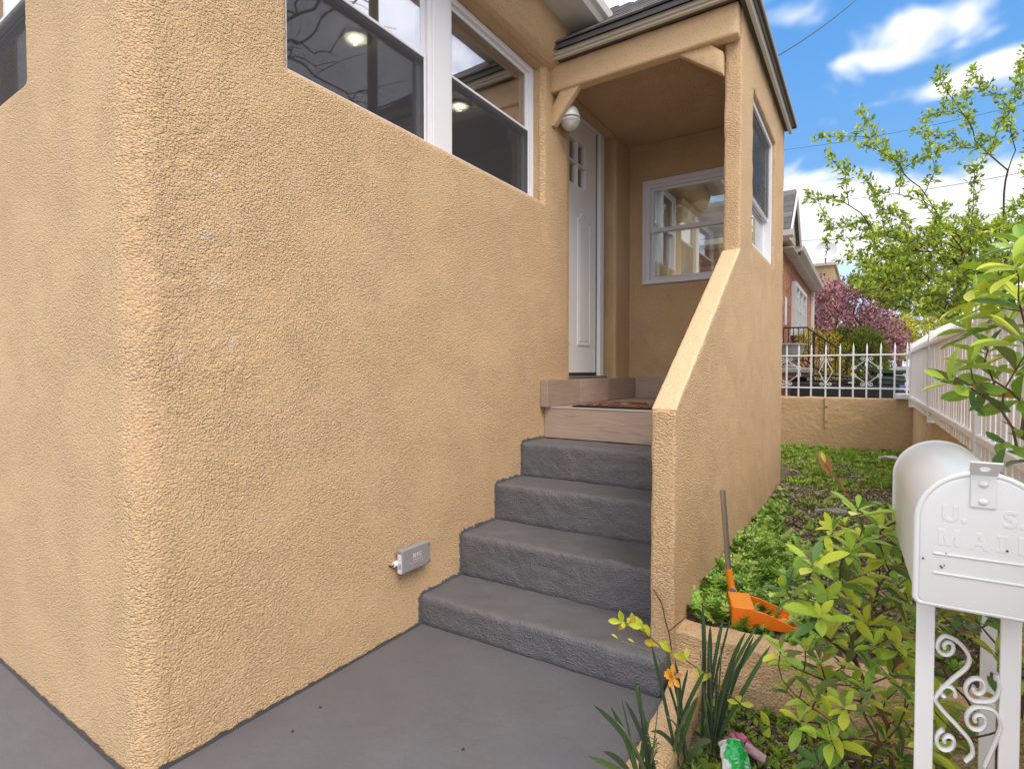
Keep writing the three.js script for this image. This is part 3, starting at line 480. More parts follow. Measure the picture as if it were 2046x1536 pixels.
// a tree or bush whose crown fills a region of space
function leafy({ name, label, category, group, base, fork, tips, step, tipR, pow, maxR, leaf, wid, per, spread, palette, seed, up = .35, trunkMat = M.bark, trunkName = 'trunk', crownName = 'crown', thin = 4, wob }) {
  const rnd = rngOf(seed), t = thing(name, label, category, [0, 0, 0], group), nodes = skeleton(base, fork, tips, step, rnd, wob);
  part(t, trunkName, limbs(nodes, tipR, pow, 5, maxR), trunkMat);
  const lv = new Leaves();
  for (const n of nodes) if (n.dir && n.n <= thin) {
    const count = per * (.6 + .8 * rnd());
    for (let k = 0; k < count; k++) { const d = sphereDir(rnd).add(V(0, up, 0)).addScaledVector(n.dir, .5).normalize(), o = n.p.clone().addScaledVector(sphereDir(rnd), spread * Math.cbrt(rnd())); lv.add(o, d, sphereDir(rnd).add(V(0, 1, 0)).normalize(), leaf * (.6 + .7 * rnd()), wid * (.7 + .5 * rnd()), pick(palette, rnd)); }
  }
  part(t, crownName, lv.build(), crownMat); return t;
}
function fill(poly, n, t0, t1, rnd, bias) { const us = poly.map((p) => p[0]), vs = poly.map((p) => p[1]), u0 = Math.min(...us), u1 = Math.max(...us), v0 = Math.min(...vs), v1 = Math.max(...vs), o = []; let guard = 0; while (o.length < n && guard++ < n * 60) { const u = mix(u0, u1, rnd()), v = mix(v0, v1, rnd()); if (inPoly(u, v, poly) && (!bias || rnd() < bias(u, v))) o.push(at(u, v, mix(t0, t1, rnd()))); } return o; }
const ground0 = (p, y = 0) => p.clone().setY(y);

// ================================================================ BACK RAILING ON THE BOUNDARY WALL
{
  const f = thing('ornate_railing', 'white iron railing with diamond and scroll panels on the tan boundary wall', 'railing'), Z = -8.13, X = (u) => atPlane(u, 700, 'z', Z).x, us = [1545, 1573, 1597, 1622, 1651, 1679.5, 1706, 1733, 1761, 1789, 1814];
  const spiral = (cx, cy, r, a0, turns, sgn) => Array.from({ length: 15 }, (_, i) => { const t = i / 14, a = a0 + sgn * turns * 6.2832 * t, q = r * (1 - .78 * t); return V(cx + q * Math.cos(a), cy + q * Math.sin(a), Z); });
  for (const u of us) { const x = X(u); part(f, 'picket', join([box(x - .0095, .86, Z - .0095, x + .0095, 1.49, Z + .0095), new THREE.ConeGeometry(.014, .075, 4).rotateY(Math.PI / 4).translate(x, 1.525, Z)]), M.whiteMetal); }
  part(f, 'rail', box(X(1540), 1.398, Z - .012, .45, 1.417, Z + .016, .003), M.whiteMetal); part(f, 'rail', box(X(1540), .978, Z - .012, .45, .997, Z + .016, .003), M.whiteMetal);
  for (const [u, w, side] of [[1573, .17, 1], [1651, .085, 0], [1733, .16, 1]]) {
    const c = X(u), y0 = 1.0, y1 = 1.395, ym = (y0 + y1) / 2, gap = side ? .035 : 0, l = [];
    for (const s of [-1, 1]) {
      l.push(bar(V(c + s * .008, y1 - .05, Z), V(c + s * w * .9, ym + gap, Z), .0045), bar(V(c + s * .008, y0 + .05, Z), V(c + s * w * .9, ym - gap, Z), .0045));
      for (const [y, d] of [[y1 - .035, 1], [y0 + .035, -1]]) l.push(tube([V(c + s * .008, y - d * .02, Z), ...spiral(c + s * .045, y - d * .004, .026, s > 0 ? Math.PI : 0, 1.3, s * -d)], .004, 5, 26));
      if (side) for (const d of [1, -1]) l.push(tube(spiral(c + s * w * .82, ym + d * .045, .032, s > 0 ? -d * 1.2 : Math.PI + d * 1.2, 1.3, s * d), .0045, 5, 26));
    }
    part(f, 'scroll_panel', join(l), M.whiteMetal);
  }
}
// long white fence beside the pavement: every picket its own piece
{
  const f = thing('picket_fence', 'long white metal fence with pointed pickets along the pavement', 'fence'), X = .455; let k = 0;
  const g = join([new THREE.BoxGeometry(.03, .655, .078).translate(0, 1.135, 0), new THREE.ConeGeometry(.03, .08, 4).rotateY(Math.PI / 4).translate(0, 1.497, 0)]);
  for (let z = -8.0; z < -.95; z += .105) { const m = part(f, 'picket', g, M.whiteMetal); m.position.set(X, (k % 3) * .002, z); m.rotation.x = (((k * 37) % 11) - 5) * .0012; k++; }
  part(f, 'rail', box(X - .03, 1.41, -8.12, X + .03, 1.438, -.9, .004), M.whiteMetal); part(f, 'rail', box(X - .032, .875, -8.12, X + .032, .91, -.9, .004), M.whiteMetal);
  for (const z of [-7.9, -5.6, -3.3, -1.2]) part(f, 'post', box(X - .034, .78, z - .034, X + .034, 1.53, z + .034, .004), M.whiteMetal);
}
// ================================================================ NEIGHBOUR'S BRICK HOUSE
{
  const b = thing('brick_house', 'red brick house next door with beige eaves and a white bay window', 'house'), FX = -1.35, GX = -1.15, P = (u, v, x = FX) => atPlane(u, v, 'x', x);
  const z0 = -10.5, z1 = -17.6, top = 3.55, w0 = P(1582, 600).z, w1 = P(1605, 600).z, wy0 = 2.05, wy1 = 3.1;
  part(b, 'wall', prismX([[z0, -.05], [z1, -.05], [z1, top], [z0, top]], FX - .25, FX, { holes: [rect(w1, wy0, w0, wy1)] }), M.brick);
  part(b, 'wall', box(-8, -.05, z0 - .25, FX - .251, top, z0), M.brick); part(b, 'wall', box(-8, -.05, z1, FX - .251, top, z1 + .2), M.brick);
  const n1 = -10.25, rz = -11.1, f1 = -11.95, ry = 4.4, ey = 3.56;
  part(b, 'gable', prismX([[n1, ey], [f1, ey], [rz, ry]], FX - .2, GX - .02), std({ color: lc(.44, .38, .31), roughness: .8 }));
  for (const [a, c] of [[[n1 + .06, ey - .02], [rz, ry + .06]], [[rz, ry + .06], [f1 - .04, ey]]]) { part(b, 'roof', prismX([a, c, [c[0], c[1] - .09], [a[0], a[1] - .06]], -8, GX + .05), M.shingle[2]); }
  part(b, 'rake_trim', prismX([[rz, ry + .03], [f1 - .03, ey - .01], [f1 + .06, ey - .03], [rz, ry - .07], [n1 - .03, ey - .03], [n1 + .05, ey - .02]], GX + .045, GX + .075), M.whiteMetal);
  for (let i = 0; i < 7; i++) part(b, 'shingle_course', prismX([[n1 + .06 - .13 * i, ey + .0 + .128 * i], [n1 - .09 - .13 * i, ey + .148 + .128 * i], [n1 - .08 - .13 * i, ey + .17 + .128 * i], [n1 + .065 - .13 * i, ey + .035 + .128 * i]], -8, GX + .04), M.shingle[i % 4]);
  part(b, 'roof', prismZ([[GX + .05, 3.62], [GX + .05, 3.68], [-5, 5.6], [-8, 4.6], [-8, 4.5]], z1 - .3, f1 - .01), M.shingle[0]);
  const gut = (x, y) => [[x - .02, y - .10], [x + .09, y - .06], [x + .11, y + .02], [x - .02, y + .02]];
  part(b, 'gutter', prismZ(gut(GX, 3.6), z1 - .2, f1 + .1), M.gutter); part(b, 'gutter', prismX([[n1 + .03, ey - .12], [n1 + .12, ey - .09], [n1 + .14, ey], [n1 + .03, ey]], -8, GX + .1), M.gutter);
  for (let i = 0; i < 12; i++) part(b, 'soffit_board', box(GX - .45, 3.47 + (i % 2) * .003, mix(f1 + .8, z1, (i + 1) / 12) + .012, GX, 3.49, mix(f1 + .8, z1, i / 12)), M.gutter);
  part(b, 'soffit_board', box(-8, ey - .1, n1 - .3, GX + .02, ey - .08, n1 + .05), M.gutter); part(b, 'fascia', box(GX - .025, 3.46, z1 - .1, GX - .021, 3.6, f1), M.whiteMetal); part(b, 'downspout', box(FX + .005, 0, z1 + .02, FX + .09, 3.5, z1 + .11, .01), M.whiteMetal);
  const w = sub(b, 'window'); w.position.set(FX + .03, wy0, w0); w.rotation.y = Math.PI / 2; const W = w0 - w1;
  part(w, 'frame', sashFrame(0, 0, W, wy1 - wy0, .09, -.06, .06), M.white); for (const k of [1, 2]) part(w, 'mullion', box(W * k / 3 - .05, .05, -.05, W * k / 3 + .05, wy1 - wy0 - .05, .05), M.white);
  part(w, 'pane', box(.06, .06, -.02, W - .06, wy1 - wy0 - .06, -.018), M.glass); for (let k = 1; k < 4; k++) part(w, 'muntin', box(.06, (wy1 - wy0) * k / 4 - .012, -.01, W - .06, (wy1 - wy0) * k / 4 + .012, .01), M.white);
  part(w, 'sill', box(-.1, -.1, -.05, W + .1, 0, .12, .01), M.white);
  part(b, 'room', box(-5, 1.5, z1 + .3, -1.7, 1.52, z0 - .3), M.room); part(b, 'house_number', box(FX, 2.1, P(1570, 600).z - .1, FX + .02, 2.65, P(1570, 600).z + .12, .01), M.white);
  part(b, 'stoop', box(FX, -.05, -14, -.85, 1.0, -11.4, .01), M.brick);
  // black stair railing
  const r = thing('stair_railing', 'black iron railing sloping down from the brick house stoop', 'railing'), A = atPlane(1566, 655, 'z', -11.6), B = atPlane(1612, 654, 'z', -11.6), C = atPlane(1706, 716, 'z', -11.0), D = atPlane(1746, 760, 'z', -10.8), l = [];
  for (const dy of [0, -.62]) { part(r, 'rail', join([bar(A.clone().add(V(0, dy, 0)), B.clone().add(V(0, dy, 0)), .016), bar(B.clone().add(V(0, dy, 0)), C.clone().add(V(0, dy, 0)), .016), bar(C.clone().add(V(0, dy, 0)), D.clone().add(V(0, dy, 0)), .016)]), M.ironBlack); }
  for (let i = 0; i <= 13; i++) { const t = i / 13, p = t < .35 ? A.clone().lerp(B, t / .35) : B.clone().lerp(C, (t - .35) / .65); part(r, 'baluster', bar(p, p.clone().add(V(0, i % 6 ? -.66 : -.95, 0)), i % 6 ? .009 : .018), M.ironBlack); }
  // planter urn on its brick pier
  const pr = thing('brick_pier', 'brick pier with a stone cap carrying the grey urn', 'pier'), U = atPlane(1578, 735, 'z', -9.35); part(pr, 'shaft', box(U.x - .24, -.05, -9.6, U.x + .24, U.y - .08, -9.12), M.brick); part(pr, 'cap', box(U.x - .3, U.y - .08, -9.66, U.x + .3, U.y, -9.06, .02), M.stone);
  const un = thing('stone_urn', 'grey stone garden urn on the brick pier', 'urn', [U.x, U.y, -9.36]); part(un, 'bowl', new THREE.LatheGeometry([[0, 0], [.12, 0], [.12, .03], [.05, .06], [.05, .1], [.14, .15], [.19, .24], [.2, .33], [.23, .35], [.22, .37], [.17, .36], [.15, .3]].map(([x, y]) => new THREE.Vector2(x, y)), 28), M.stone);
}
// ================================================================ BINS
function bin(name, label, [x, y, z], turn, w, h, mat, lidTurn = 0) {
  const t = thing(name, label, 'wheelie bin', [x, y, z], 'wheelie bins behind the boundary wall'); t.rotation.y = turn;
  const g = new RoundedBoxGeometry(w, h * .9, w * 1.05, 3, .04), p = g.attributes.position; for (let i = 0; i < p.count; i++) { const k = .82 + .18 * (p.getY(i) / (h * .9) + .5); p.setX(i, p.getX(i) * k); p.setZ(i, p.getZ(i) * k); } g.translate(0, h * .45, 0); g.computeVertexNormals(); part(t, 'body', g, mat);
  const lid = [], n = 9; for (let i = 0; i < n; i++) lid.push(box(-w / 2 - .03, h * .9 + .015 + .05 * Math.sin(i / (n - 1) * 2.6), -w * .56 + w * 1.16 * i / n, w / 2 + .03, h * .9 + .05 + .05 * Math.sin(i / (n - 1) * 2.6), -w * .56 + w * 1.16 * (i + .95) / n, .012)); part(t, 'lid', join(lid), mat).rotation.x = lidTurn;
  for (const s of [-1, 1]) part(t, 'wheel', new THREE.CylinderGeometry(.1, .1, .05, 20).rotateZ(Math.PI / 2).translate(s * w * .36, .1, -w * .46), M.black); part(t, 'handle', tube([V(-w * .3, h * .86, -w * .55), V(-w * .28, h * .9, -w * .66), V(w * .28, h * .9, -w * .66), V(w * .3, h * .86, -w * .55)], .015), mat); return t;
}
{
  const dark = std({ color: lc(.018, .02, .026), roughness: .45 }), a = atPlane(1632, 775, 'z', -8.95), b = atPlane(1738, 778, 'z', -8.95);
  bin('wheelie_bin', 'black wheelie bin behind the diamond scroll near the brick pier', [a.x, .03, -9.0], Math.PI / 2 + .06, .66, 1.15, dark); bin('wheelie_bin', 'black wheelie bin nearer the white picket fence corner', [b.x, -.01, -9.02], Math.PI / 2 - .05, .66, 1.15, dark, .02);
  const c = atPlane(1772, 765, 'z', -10.6), d = atPlane(1776, 750, 'z', -12.2); bin('blue_bin', 'small blue recycling bin with a flat lid', [c.x, 0, -10.6], .2, .4, .98, std({ color: lc(.03, .06, .3), roughness: .5 })); bin('green_bin', 'dark green wheelie bin behind the blue bin', [d.x, 0, -12.2], .1, .45, 1.25, std({ color: lc(.01, .035, .02), roughness: .5 }));
}
// ================================================================ TREES AND BUSHES BEYOND
{
  const G = [[.34, .46, .02], [.44, .54, .025], [.2, .33, .025], [.54, .58, .03], [.12, .2, .02]], rnd = rngOf(12);
  const sprays = [[1637, 275], [1655, 310], [1690, 330], [1720, 222], [1722, 260], [1728, 290], [1765, 285], [1770, 310], [1800, 310], [1830, 268], [1850, 250], [1848, 235], [1880, 140], [1884, 170], [1888, 205], [1905, 222], [1925, 228], [1938, 225], [1945, 140], [1962, 165], [1975, 182], [2040, 130], [2030, 165], [2042, 180], [2015, 215], [2018, 245], [1960, 275], [1990, 285], [2030, 300], [1615, 392], [1640, 398], [1680, 400], [1645, 430], [1660, 455], [1690, 445], [1655, 480], [1700, 500], [1682, 520], [1740, 360], [1760, 385], [1690, 350], [1800, 330], [1880, 300], [1900, 270], [1870, 340], [1930, 330], [1840, 400], [1780, 420], [1720, 425], [2060, 90], [2110, 140], [2180, 200]];
  const poly = [[1690, 570], [1730, 520], [1720, 440], [1700, 370], [1760, 320], [1840, 300], [1900, 290], [1990, 260], [2060, 200], [2200, 230], [2280, 520], [2080, 640], [1900, 635], [1770, 612], [1740, 585]];
  const tips = [...sprays.map(([u, v]) => at(u, v, 9.5 + 2 * rnd())), ...fill(poly, 950, 8.8, 12.5, rnd, (u, v) => .02 + .98 * smooth(390, 575, v + (u - 1850) * .1))];
  leafy({ name: 'green_tree', label: 'spring green street tree with sparse upper twigs beyond the white fence', category: 'tree', base: ground0(at(2010, 740, 11), 0), fork: at(1990, 560, 10.8), tips, step: .22, tipR: .0045, pow: .42, maxR: .12, leaf: .105, wid: .052, per: 20, spread: .1, palette: G, seed: 3, thin: 4 });
  const P = [[.38, .14, .18], [.26, .08, .12], [.52, .24, .27], [.15, .05, .07], [.6, .36, .35]], r2 = rngOf(5);
  leafy({ name: 'plum_tree', label: 'purple leaved plum tree beside the brick house', category: 'tree', base: ground0(at(1712, 740, 17), 0), fork: at(1712, 690, 17), tips: fill([[1612, 640], [1622, 600], [1632, 545], [1650, 565], [1668, 560], [1690, 553], [1732, 553], [1772, 590], [1800, 640], [1825, 690], [1800, 725], [1640, 695]], 330, 15.8, 18.2, r2), step: .3, tipR: .006, pow: .42, maxR: .1, leaf: .11, wid: .055, per: 26, spread: .2, palette: P, seed: 9 });
  const Y = [[.5, .5, .02], [.62, .58, .03], [.3, .36, .02]];
  leafy({ name: 'yellow_green_tree', label: 'yellow green tree behind the plum tree', category: 'tree', base: ground0(at(1860, 740, 24), 0), fork: at(1860, 690, 24), tips: fill([[1790, 640], [1830, 610], [1900, 590], [1990, 600], [2020, 690], [1800, 720], [1780, 690]], 190, 22, 26, rngOf(6)), step: .4, tipR: .01, leaf: .15, wid: .08, per: 20, spread: .34, palette: Y, seed: 11 });
  leafy({ name: 'forsythia_bush', label: 'yellow flowering bush behind the ornate railing', category: 'bush', base: ground0(at(1640, 800, 10.6), 0), fork: at(1640, 775, 10.6), tips: fill([[1590, 690], [1605, 660], [1640, 655], [1690, 665], [1700, 720], [1700, 775], [1600, 775]], 150, 10.2, 11.4, rngOf(7)), step: .12, tipR: .004, leaf: .045, wid: .03, per: 18, spread: .1, palette: [[.8, .58, .015], [.7, .52, .015], [.3, .34, .02], [.85, .62, .03], [.2, .25, .02]], seed: 13 });
  leafy({ name: 'evergreen_bush', label: 'dense rounded evergreen bush right of the yellow bush', category: 'bush', base: ground0(at(1730, 800, 11), 0), fork: at(1730, 775, 11), tips: fill([[1690, 760], [1692, 700], [1712, 665], [1735, 655], [1758, 672], [1775, 715], [1776, 775]], 170, 10.7, 11.6, rngOf(8)), step: .12, tipR: .004, leaf: .07, wid: .024, per: 26, spread: .1, palette: [[.24, .30, .02], [.34, .38, .025], [.12, .18, .02]], seed: 15, up: .9 });
  leafy({ name: 'evergreen_bush', label: 'darker evergreen shrub between the yellow bush and the stair railing', category: 'bush', base: ground0(at(1680, 790, 11.9), 0), fork: at(1680, 760, 11.9), tips: fill([[1660, 740], [1672, 665], [1694, 650], [1712, 672], [1716, 740]], 80, 11.6, 12.3, rngOf(18)), step: .14, tipR: .004, leaf: .07, wid: .024, per: 26, spread: .11, palette: [[.12, .18, .02], [.2, .26, .03], [.07, .12, .02]], seed: 16, up: .9 });
  // farther down the street
  const F = [[.18, .26, .03], [.26, .3, .04], [.1, .16, .03]];
  [[1800, 30, 640, 'bare stemmed young street tree between the parked cars', 'street_tree', 60, 44], [1985, 46, 600, 'far green tree down the street behind the big tree', 'street_tree', 110, 130], [2200, 40, 560, 'far tree over the right end of the white fence', 'street_tree', 110, 150], [1690, 60, 650, 'far tree seen above the plum tree', 'street_tree', 90, 110]].forEach(([u, t, v, label, name, n, w], i) =>
    leafy({ name, label, category: 'tree', base: ground0(at(u, 740, t), 0), fork: at(u, i ? 715 : 705, t), tips: fill([[u - w, v + 40], [u - w * .6, v], [u + w * .5, v - 10], [u + w, v + 50], [u + w * .7, 712], [u - w * .7, 712]], n, t - 3, t + 3, rngOf(40 + i)), step: .8, tipR: .02, leaf: t * .008, wid: t * .004, per: 16, spread: t * .016, palette: F, seed: 50 + i }));
}
// tan building with a dish, far houses, cars, poles and wires
{
  const b = thing('tan_building', 'plain tan building with a flat roof behind the plum tree', 'building'), Z = -24, x1 = atPlane(1666, 600, 'z', Z).x, y1 = atPlane(1650, 525, 'z', Z).y, wallM = std({ color: lc(.5, .36, .21), roughness: .9, bumpMap: roughConcreteBump, bumpScale: .02 });
  part(b, 'wall', box(-7, 0, -31, x1, y1 - .12, Z), wallM); part(b, 'parapet', box(-7.1, y1 - .12, -31.1, x1 + .08, y1, Z + .08, .02), std({ color: lc(.55, .5, .42) })); for (const [u, v] of [[1625, 590], [1625, 645]]) { const p = atPlane(u, v, 'z', Z); part(b, 'window', box(p.x - .5, p.y - .6, Z - .02, p.x + .3, p.y + .6, Z + .04, .02), M.slate); }
  part(b, 'conduit', box(-3, atPlane(1630, 586, 'z', Z).y - .02, Z, x1, atPlane(1630, 586, 'z', Z).y + .02, Z + .05), M.black);
  const dp = atPlane(1650, 520, 'z', Z + .5), d = thing('satellite_dish', 'grey satellite dish on the roof edge of the tan building', 'satellite dish', [dp.x, dp.y - .1, dp.z]); const c = []; for (let i = 0; i <= 8; i++) c.push(new THREE.Vector2(.36 * i / 8, .1 * (i / 8) ** 2));
  const dish = part(d, 'reflector', new THREE.LatheGeometry(c, 28), std({ color: lc(.5, .5, .52), roughness: .5, side: THREE.DoubleSide })); dish.position.y = .45; dish.rotation.set(1.2, 0, -.35); part(d, 'mast', bar(V(0, 0, 0), V(0, .45, 0), .03), M.stone); part(d, 'feed_arm', bar(V(0, .25, .05), V(.1, .45, .45), .015), M.stone); const lnb = part(d, 'receiver', new THREE.SphereGeometry(.07, 10, 8).translate(.1, .45, .45), M.stone); lnb.castShadow = true;
  [[-14, -48, 7, 9, 'far low house at the end of the street row', [.4, .32, .25]], [17, -46, 9, 10, 'far pale house across the street behind the trees', [.5, .48, .44]], [17, -30, 8, 11, 'brown house across the street behind the green tree', [.3, .22, .17]]].forEach(([x, z, h, w, label, col]) => {
    const t = thing('far_house', label, 'house', [x, 0, z]); part(t, 'wall', box(-w / 2, 0, -w / 2, w / 2, h * .65, w / 2), std({ color: lc(...col) })); part(t, 'roof', prismZ([[-w / 2 - .4, h * .64], [w / 2 + .4, h * .64], [0, h]], -w / 2 - .3, w / 2 + .3), M.shingle[2]); for (const k of [-.28, .05, .3]) part(t, 'window', box(w * k - .5, 1.4, w / 2 - .02, w * k + .5, 2.9, w / 2 + .06, .02), M.slate); for (const k of [-.28, .05, .3]) part(t, 'window', box(-w / 2 - .06, 1.4, w * k - .5, -w / 2 + .02, 2.9, w * k + .5, .02), M.slate);
  });
  function car(label, x, z, col) {
    const t = thing('parked_car', label, 'car', [x, 0, z], 'cars parked down the street'), paint = new THREE.MeshPhysicalMaterial({ color: lc(...col), roughness: .4, clearcoat: 1, clearcoatRoughness: .05 });
    part(t, 'body', prismX([[-2.2, .35], [2.2, .35], [2.25, .62], [2.1, .85], [1.1, .95], [.5, 1.42], [-1.2, 1.45], [-1.9, .98], [-2.2, .9]], -.88, .88, { bevel: .06 }), paint); part(t, 'windscreen', prismX([[1.02, .99], [.5, 1.39], [-1.15, 1.41], [-1.72, 1.0]], -.89, .89), M.slate);
    for (const sx of [-.8, .8]) for (const sz of [-1.35, 1.35]) part(t, 'wheel', new THREE.CylinderGeometry(.33, .33, .22, 24).rotateZ(Math.PI / 2).translate(sx, .33, sz), M.black); for (const s of [-.6, .6]) part(t, 'headlight', box(s - .18, .65, 2.16, s + .18, .8, 2.27, .03), M.enamel);
  }
  const c1 = atPlane(1782, 735, 'z', -34), c2 = atPlane(1812, 735, 'z', -30); car('dark red car parked far down the street', c1.x, -36, [.12, .025, .03]); car('pale grey car parked far down the street', c2.x, -31, [.45, .46, .5]); car('dark blue car parked beside the white fence', 5.4, -5.2, [.03, .05, .12]);
  // utility poles and wires
  const pole = (label, p, h, arm) => { const t = thing('utility_pole', label, 'utility pole', [p.x, 0, p.z], null); part(t, 'shaft', new THREE.CylinderGeometry(.11, .15, h, 14).translate(0, h / 2, 0), M.bark); part(t, 'crossarm', box(-.06, h - .9, -1.1, .06, h - .76, 1.1, .01).rotateY(arm), M.bark); for (const s of [-.9, -.4, .4, .9]) part(t, 'insulator', new THREE.CylinderGeometry(.03, .05, .14, 8).translate(0, h - .7, s).applyMatrix4(new THREE.Matrix4().makeRotationY(arm)), M.stone); };
  const pp = at(1912, 740, 17); pole('wooden utility pole half hidden in the green tree', pp, 5.4, .2); pole('wooden utility pole across from the front window', V(6.2, 0, -9.2), 12, 0);
  const wire = (label, a, b, sag, r) => { const pts = lin(0, 1, 14).map((t) => a.clone().lerp(b, t).add(V(0, -sag * 4 * t * (1 - t), 0))); solo('power_line', tube(pts, r, 5, 40), M.black, label, 'cable', 'overhead power lines'); };
  wire('black overhead cable running up from the porch roof corner', at(1550, 114, 7), at(1760, -46, 9), .08, .007);
  wire('upper thin wire behind the top twigs of the green tree', at(1560, 300, 26), at(2120, 190, 18), .2, .008); wire('middle thin wire crossing the green tree', at(1592, 481, 26), at(2120, 395, 20), .35, .012); wire('lower sagging wire crossing the green tree', at(1690, 515, 26), at(2120, 430, 18), .3, .011); wire('long wire from the pole to the tan building', at(1600, 405, 30), at(2120, 330, 16), .2, .01); wire('wire passing before the front window reflection', V(6.2, 10.6, -9.2), V(5.5, 10.2, 14), .5, .016); wire('second wire over the street beside the first', V(6.2, 9.9, -9.2), V(6.2, 9.3, 14), .5, .014);
}
// across the street, seen in the window glass: a tall shingled house and a bare tree
{
  const h = thing('tall_house', 'tall grey shingled house across the street, mirrored in the front window', 'house', [16.5, 0, -9]); part(h, 'wall', box(-3.6, 0, -8, 6, 7.4, 3), std({ color: lc(.34, .32, .31) })); part(h, 'roof', prismZ([[-4.2, 7.3], [7, 7.3], [1.2, 13]], -8.5, 3.5), std({ map: granules, color: lc(2.6, 2.6, 2.8), bumpMap: roughConcreteBump, bumpScale: .04 }));
  for (let k = 0; k < 3; k++) part(h, 'window', box(-3.66, 4.2, -7 + k * 3.4, -3.58, 6, -5.6 + k * 3.4, .02), M.slate);
  const r = rngOf(31), tips = []; for (let i = 0; i < 330; i++) tips.push(V(5.2 + (r() - .5) * 3, 6.5 + r() * 4.5, -5.5 + (r() - .5) * 6));
  const nodes = skeleton(V(5, 0, -5), V(5.1, 4.6, -5.2), tips, .3, r, .3), t = thing('bare_tree', 'bare branched street tree mirrored in the front window', 'tree'); part(t, 'trunk', limbs(nodes, .006, .47, 5, .15), M.bark);
}
// ================================================================ SMALL FITTINGS ON THE HOUSE
{
  const l = thing('wall_lamp', 'small white and clear ribbed wall lamp under the porch beam', 'wall lamp', [-1.764, 2.90, -3.285]); l.scale.setScalar(1.12);
  part(l, 'backplate', new THREE.CylinderGeometry(.055, .055, .025, 28).rotateZ(Math.PI / 2).translate(.012, .04, 0), M.whiteMetal);
  part(l, 'arm', tube([V(.02, .045, 0), V(.06, .06, 0), V(.075, .04, 0)], .016, 8), M.whiteMetal);
  part(l, 'cap', new THREE.LatheGeometry([[0, .055], [.03, .055], [.045, .035], [.058, .0], [.058, -.012], [.05, -.012]].map(([x, y]) => new THREE.Vector2(x, y)), 32).translate(.075, 0, 0), M.whiteMetal);
  const prof = []; for (let i = 0; i <= 22; i++) { const a = i / 22 * Math.PI / 2; prof.push(new THREE.Vector2(.058 * Math.cos(a) + .0012 * Math.sin(i * 1.9) * Math.cos(a), -.02 - .062 * Math.sin(a))); }
  part(l, 'glass_jar', new THREE.LatheGeometry(prof, 36).translate(.075, 0, 0), new THREE.MeshPhysicalMaterial({ color: lc(.9, .9, .88), roughness: .25, transmission: .55, thickness: 0, side: THREE.DoubleSide }));
  part(l, 'bulb', new THREE.SphereGeometry(.026, 16, 12).translate(.075, -.045, 0), M.enamel); part(l, 'collar', new THREE.TorusGeometry(.057, .004, 8, 32).rotateX(Math.PI / 2).translate(.075, -.03, 0), M.whiteMetal);
}
{
  const g = thing('meter_box', 'small grey meter transmitter box lettered NYC, low on the tan wall', 'meter box', [-1.762, .352, -1.826]), grey = std({ color: lc(.27, .26, .27), roughness: .55 });
  part(g, 'back', box(.004, -.046, -.085, .022, .046, .085, .006), grey); part(g, 'cover', box(.020, -.055, -.094, .050, .055, .094, .008), grey);
  const face = canvasTex(512, 300, (c, w, h) => { c.fillStyle = '#8a878a'; c.fillRect(0, 0, w, h); c.fillStyle = '#c9c6ca'; c.font = 'bold 96px sans-serif'; c.textAlign = 'center'; c.fillText('NYC', w * .52, h * .48); c.fillRect(w * .33, h * .56, w * .38, 7); c.font = '24px sans-serif'; c.fillText('Environmental Protection', w * .5, h * .72); c.fillStyle = '#6d6a6e'; c.font = '20px sans-serif'; c.fillText('WATER METER', w * .5, h * .86); });
  const f = part(g, 'face_print', new THREE.PlaneGeometry(.165, .09).rotateY(Math.PI / 2).translate(.0505, 0, 0), std({ map: face, roughness: .55 })); f.receiveShadow = true;
  const lab = canvasTex(64, 256, (c, w, h) => { c.fillStyle = '#d8d4dc'; c.fillRect(0, 0, w, h); c.fillStyle = '#3a3840'; for (let i = 0; i < 15; i++) c.fillRect(10, 130 + i * 5, 44, i % 3 ? 2 : 3); });
  part(g, 'side_label', new THREE.PlaneGeometry(.024, .085).translate(.035, -.008, .0946), std({ map: lab })); part(g, 'cable_gland', new THREE.CylinderGeometry(.012, .014, .03, 14).rotateX(Math.PI / 2).translate(.012, -.01, .095), M.whiteMetal); part(g, 'cable', tube([V(.012, -.012, .105), V(.01, -.016, .118), V(-.002, -.014, .124)], .004), M.black);
  for (const [y, z] of [[.04, -.08], [-.042, -.08]]) part(g, 'screw', new THREE.CylinderGeometry(.006, .006, .003, 12).rotateZ(Math.PI / 2).translate(.051, y, z), M.steel);
}
{ // doormat: dark ground with short coloured dashes in rows
  const r = rngOf(8), cols = ['#a8402c', '#c98a4a', '#d9c9a6', '#2b2622', '#7a2f28', '#b9603a'];
  const t = canvasTex(512, 384, (c, w, h) => { c.fillStyle = '#1c1816'; c.fillRect(0, 0, w, h); for (let j = 0; j < 16; j++) for (let i = 0; i < 15; i++) { c.fillStyle = cols[Math.floor(r() * 6)]; c.save(); c.translate(20 + i * 34 + (j % 2) * 14, 16 + j * 23); c.transform(1, 0, (j % 2 ? -.6 : .6), 1, 0, 0); c.fillRect(-12, -7, 24, 13); c.restore(); } });
  const g = roughen(new THREE.PlaneGeometry(.86, .52, 1, 1).rotateX(-Math.PI / 2), .0008, .04, .03).translate(-1.13, .986, -3.385), m = thing('doormat', 'dark doormat with rows of red and cream dashes on the tiled landing', 'doormat');
  part(m, 'pile', g, std({ map: t, roughness: 1 })); part(m, 'rubber_base', box(-1.575, .9735, -3.655, -.70, .9835, -3.115, .003), M.black);
}
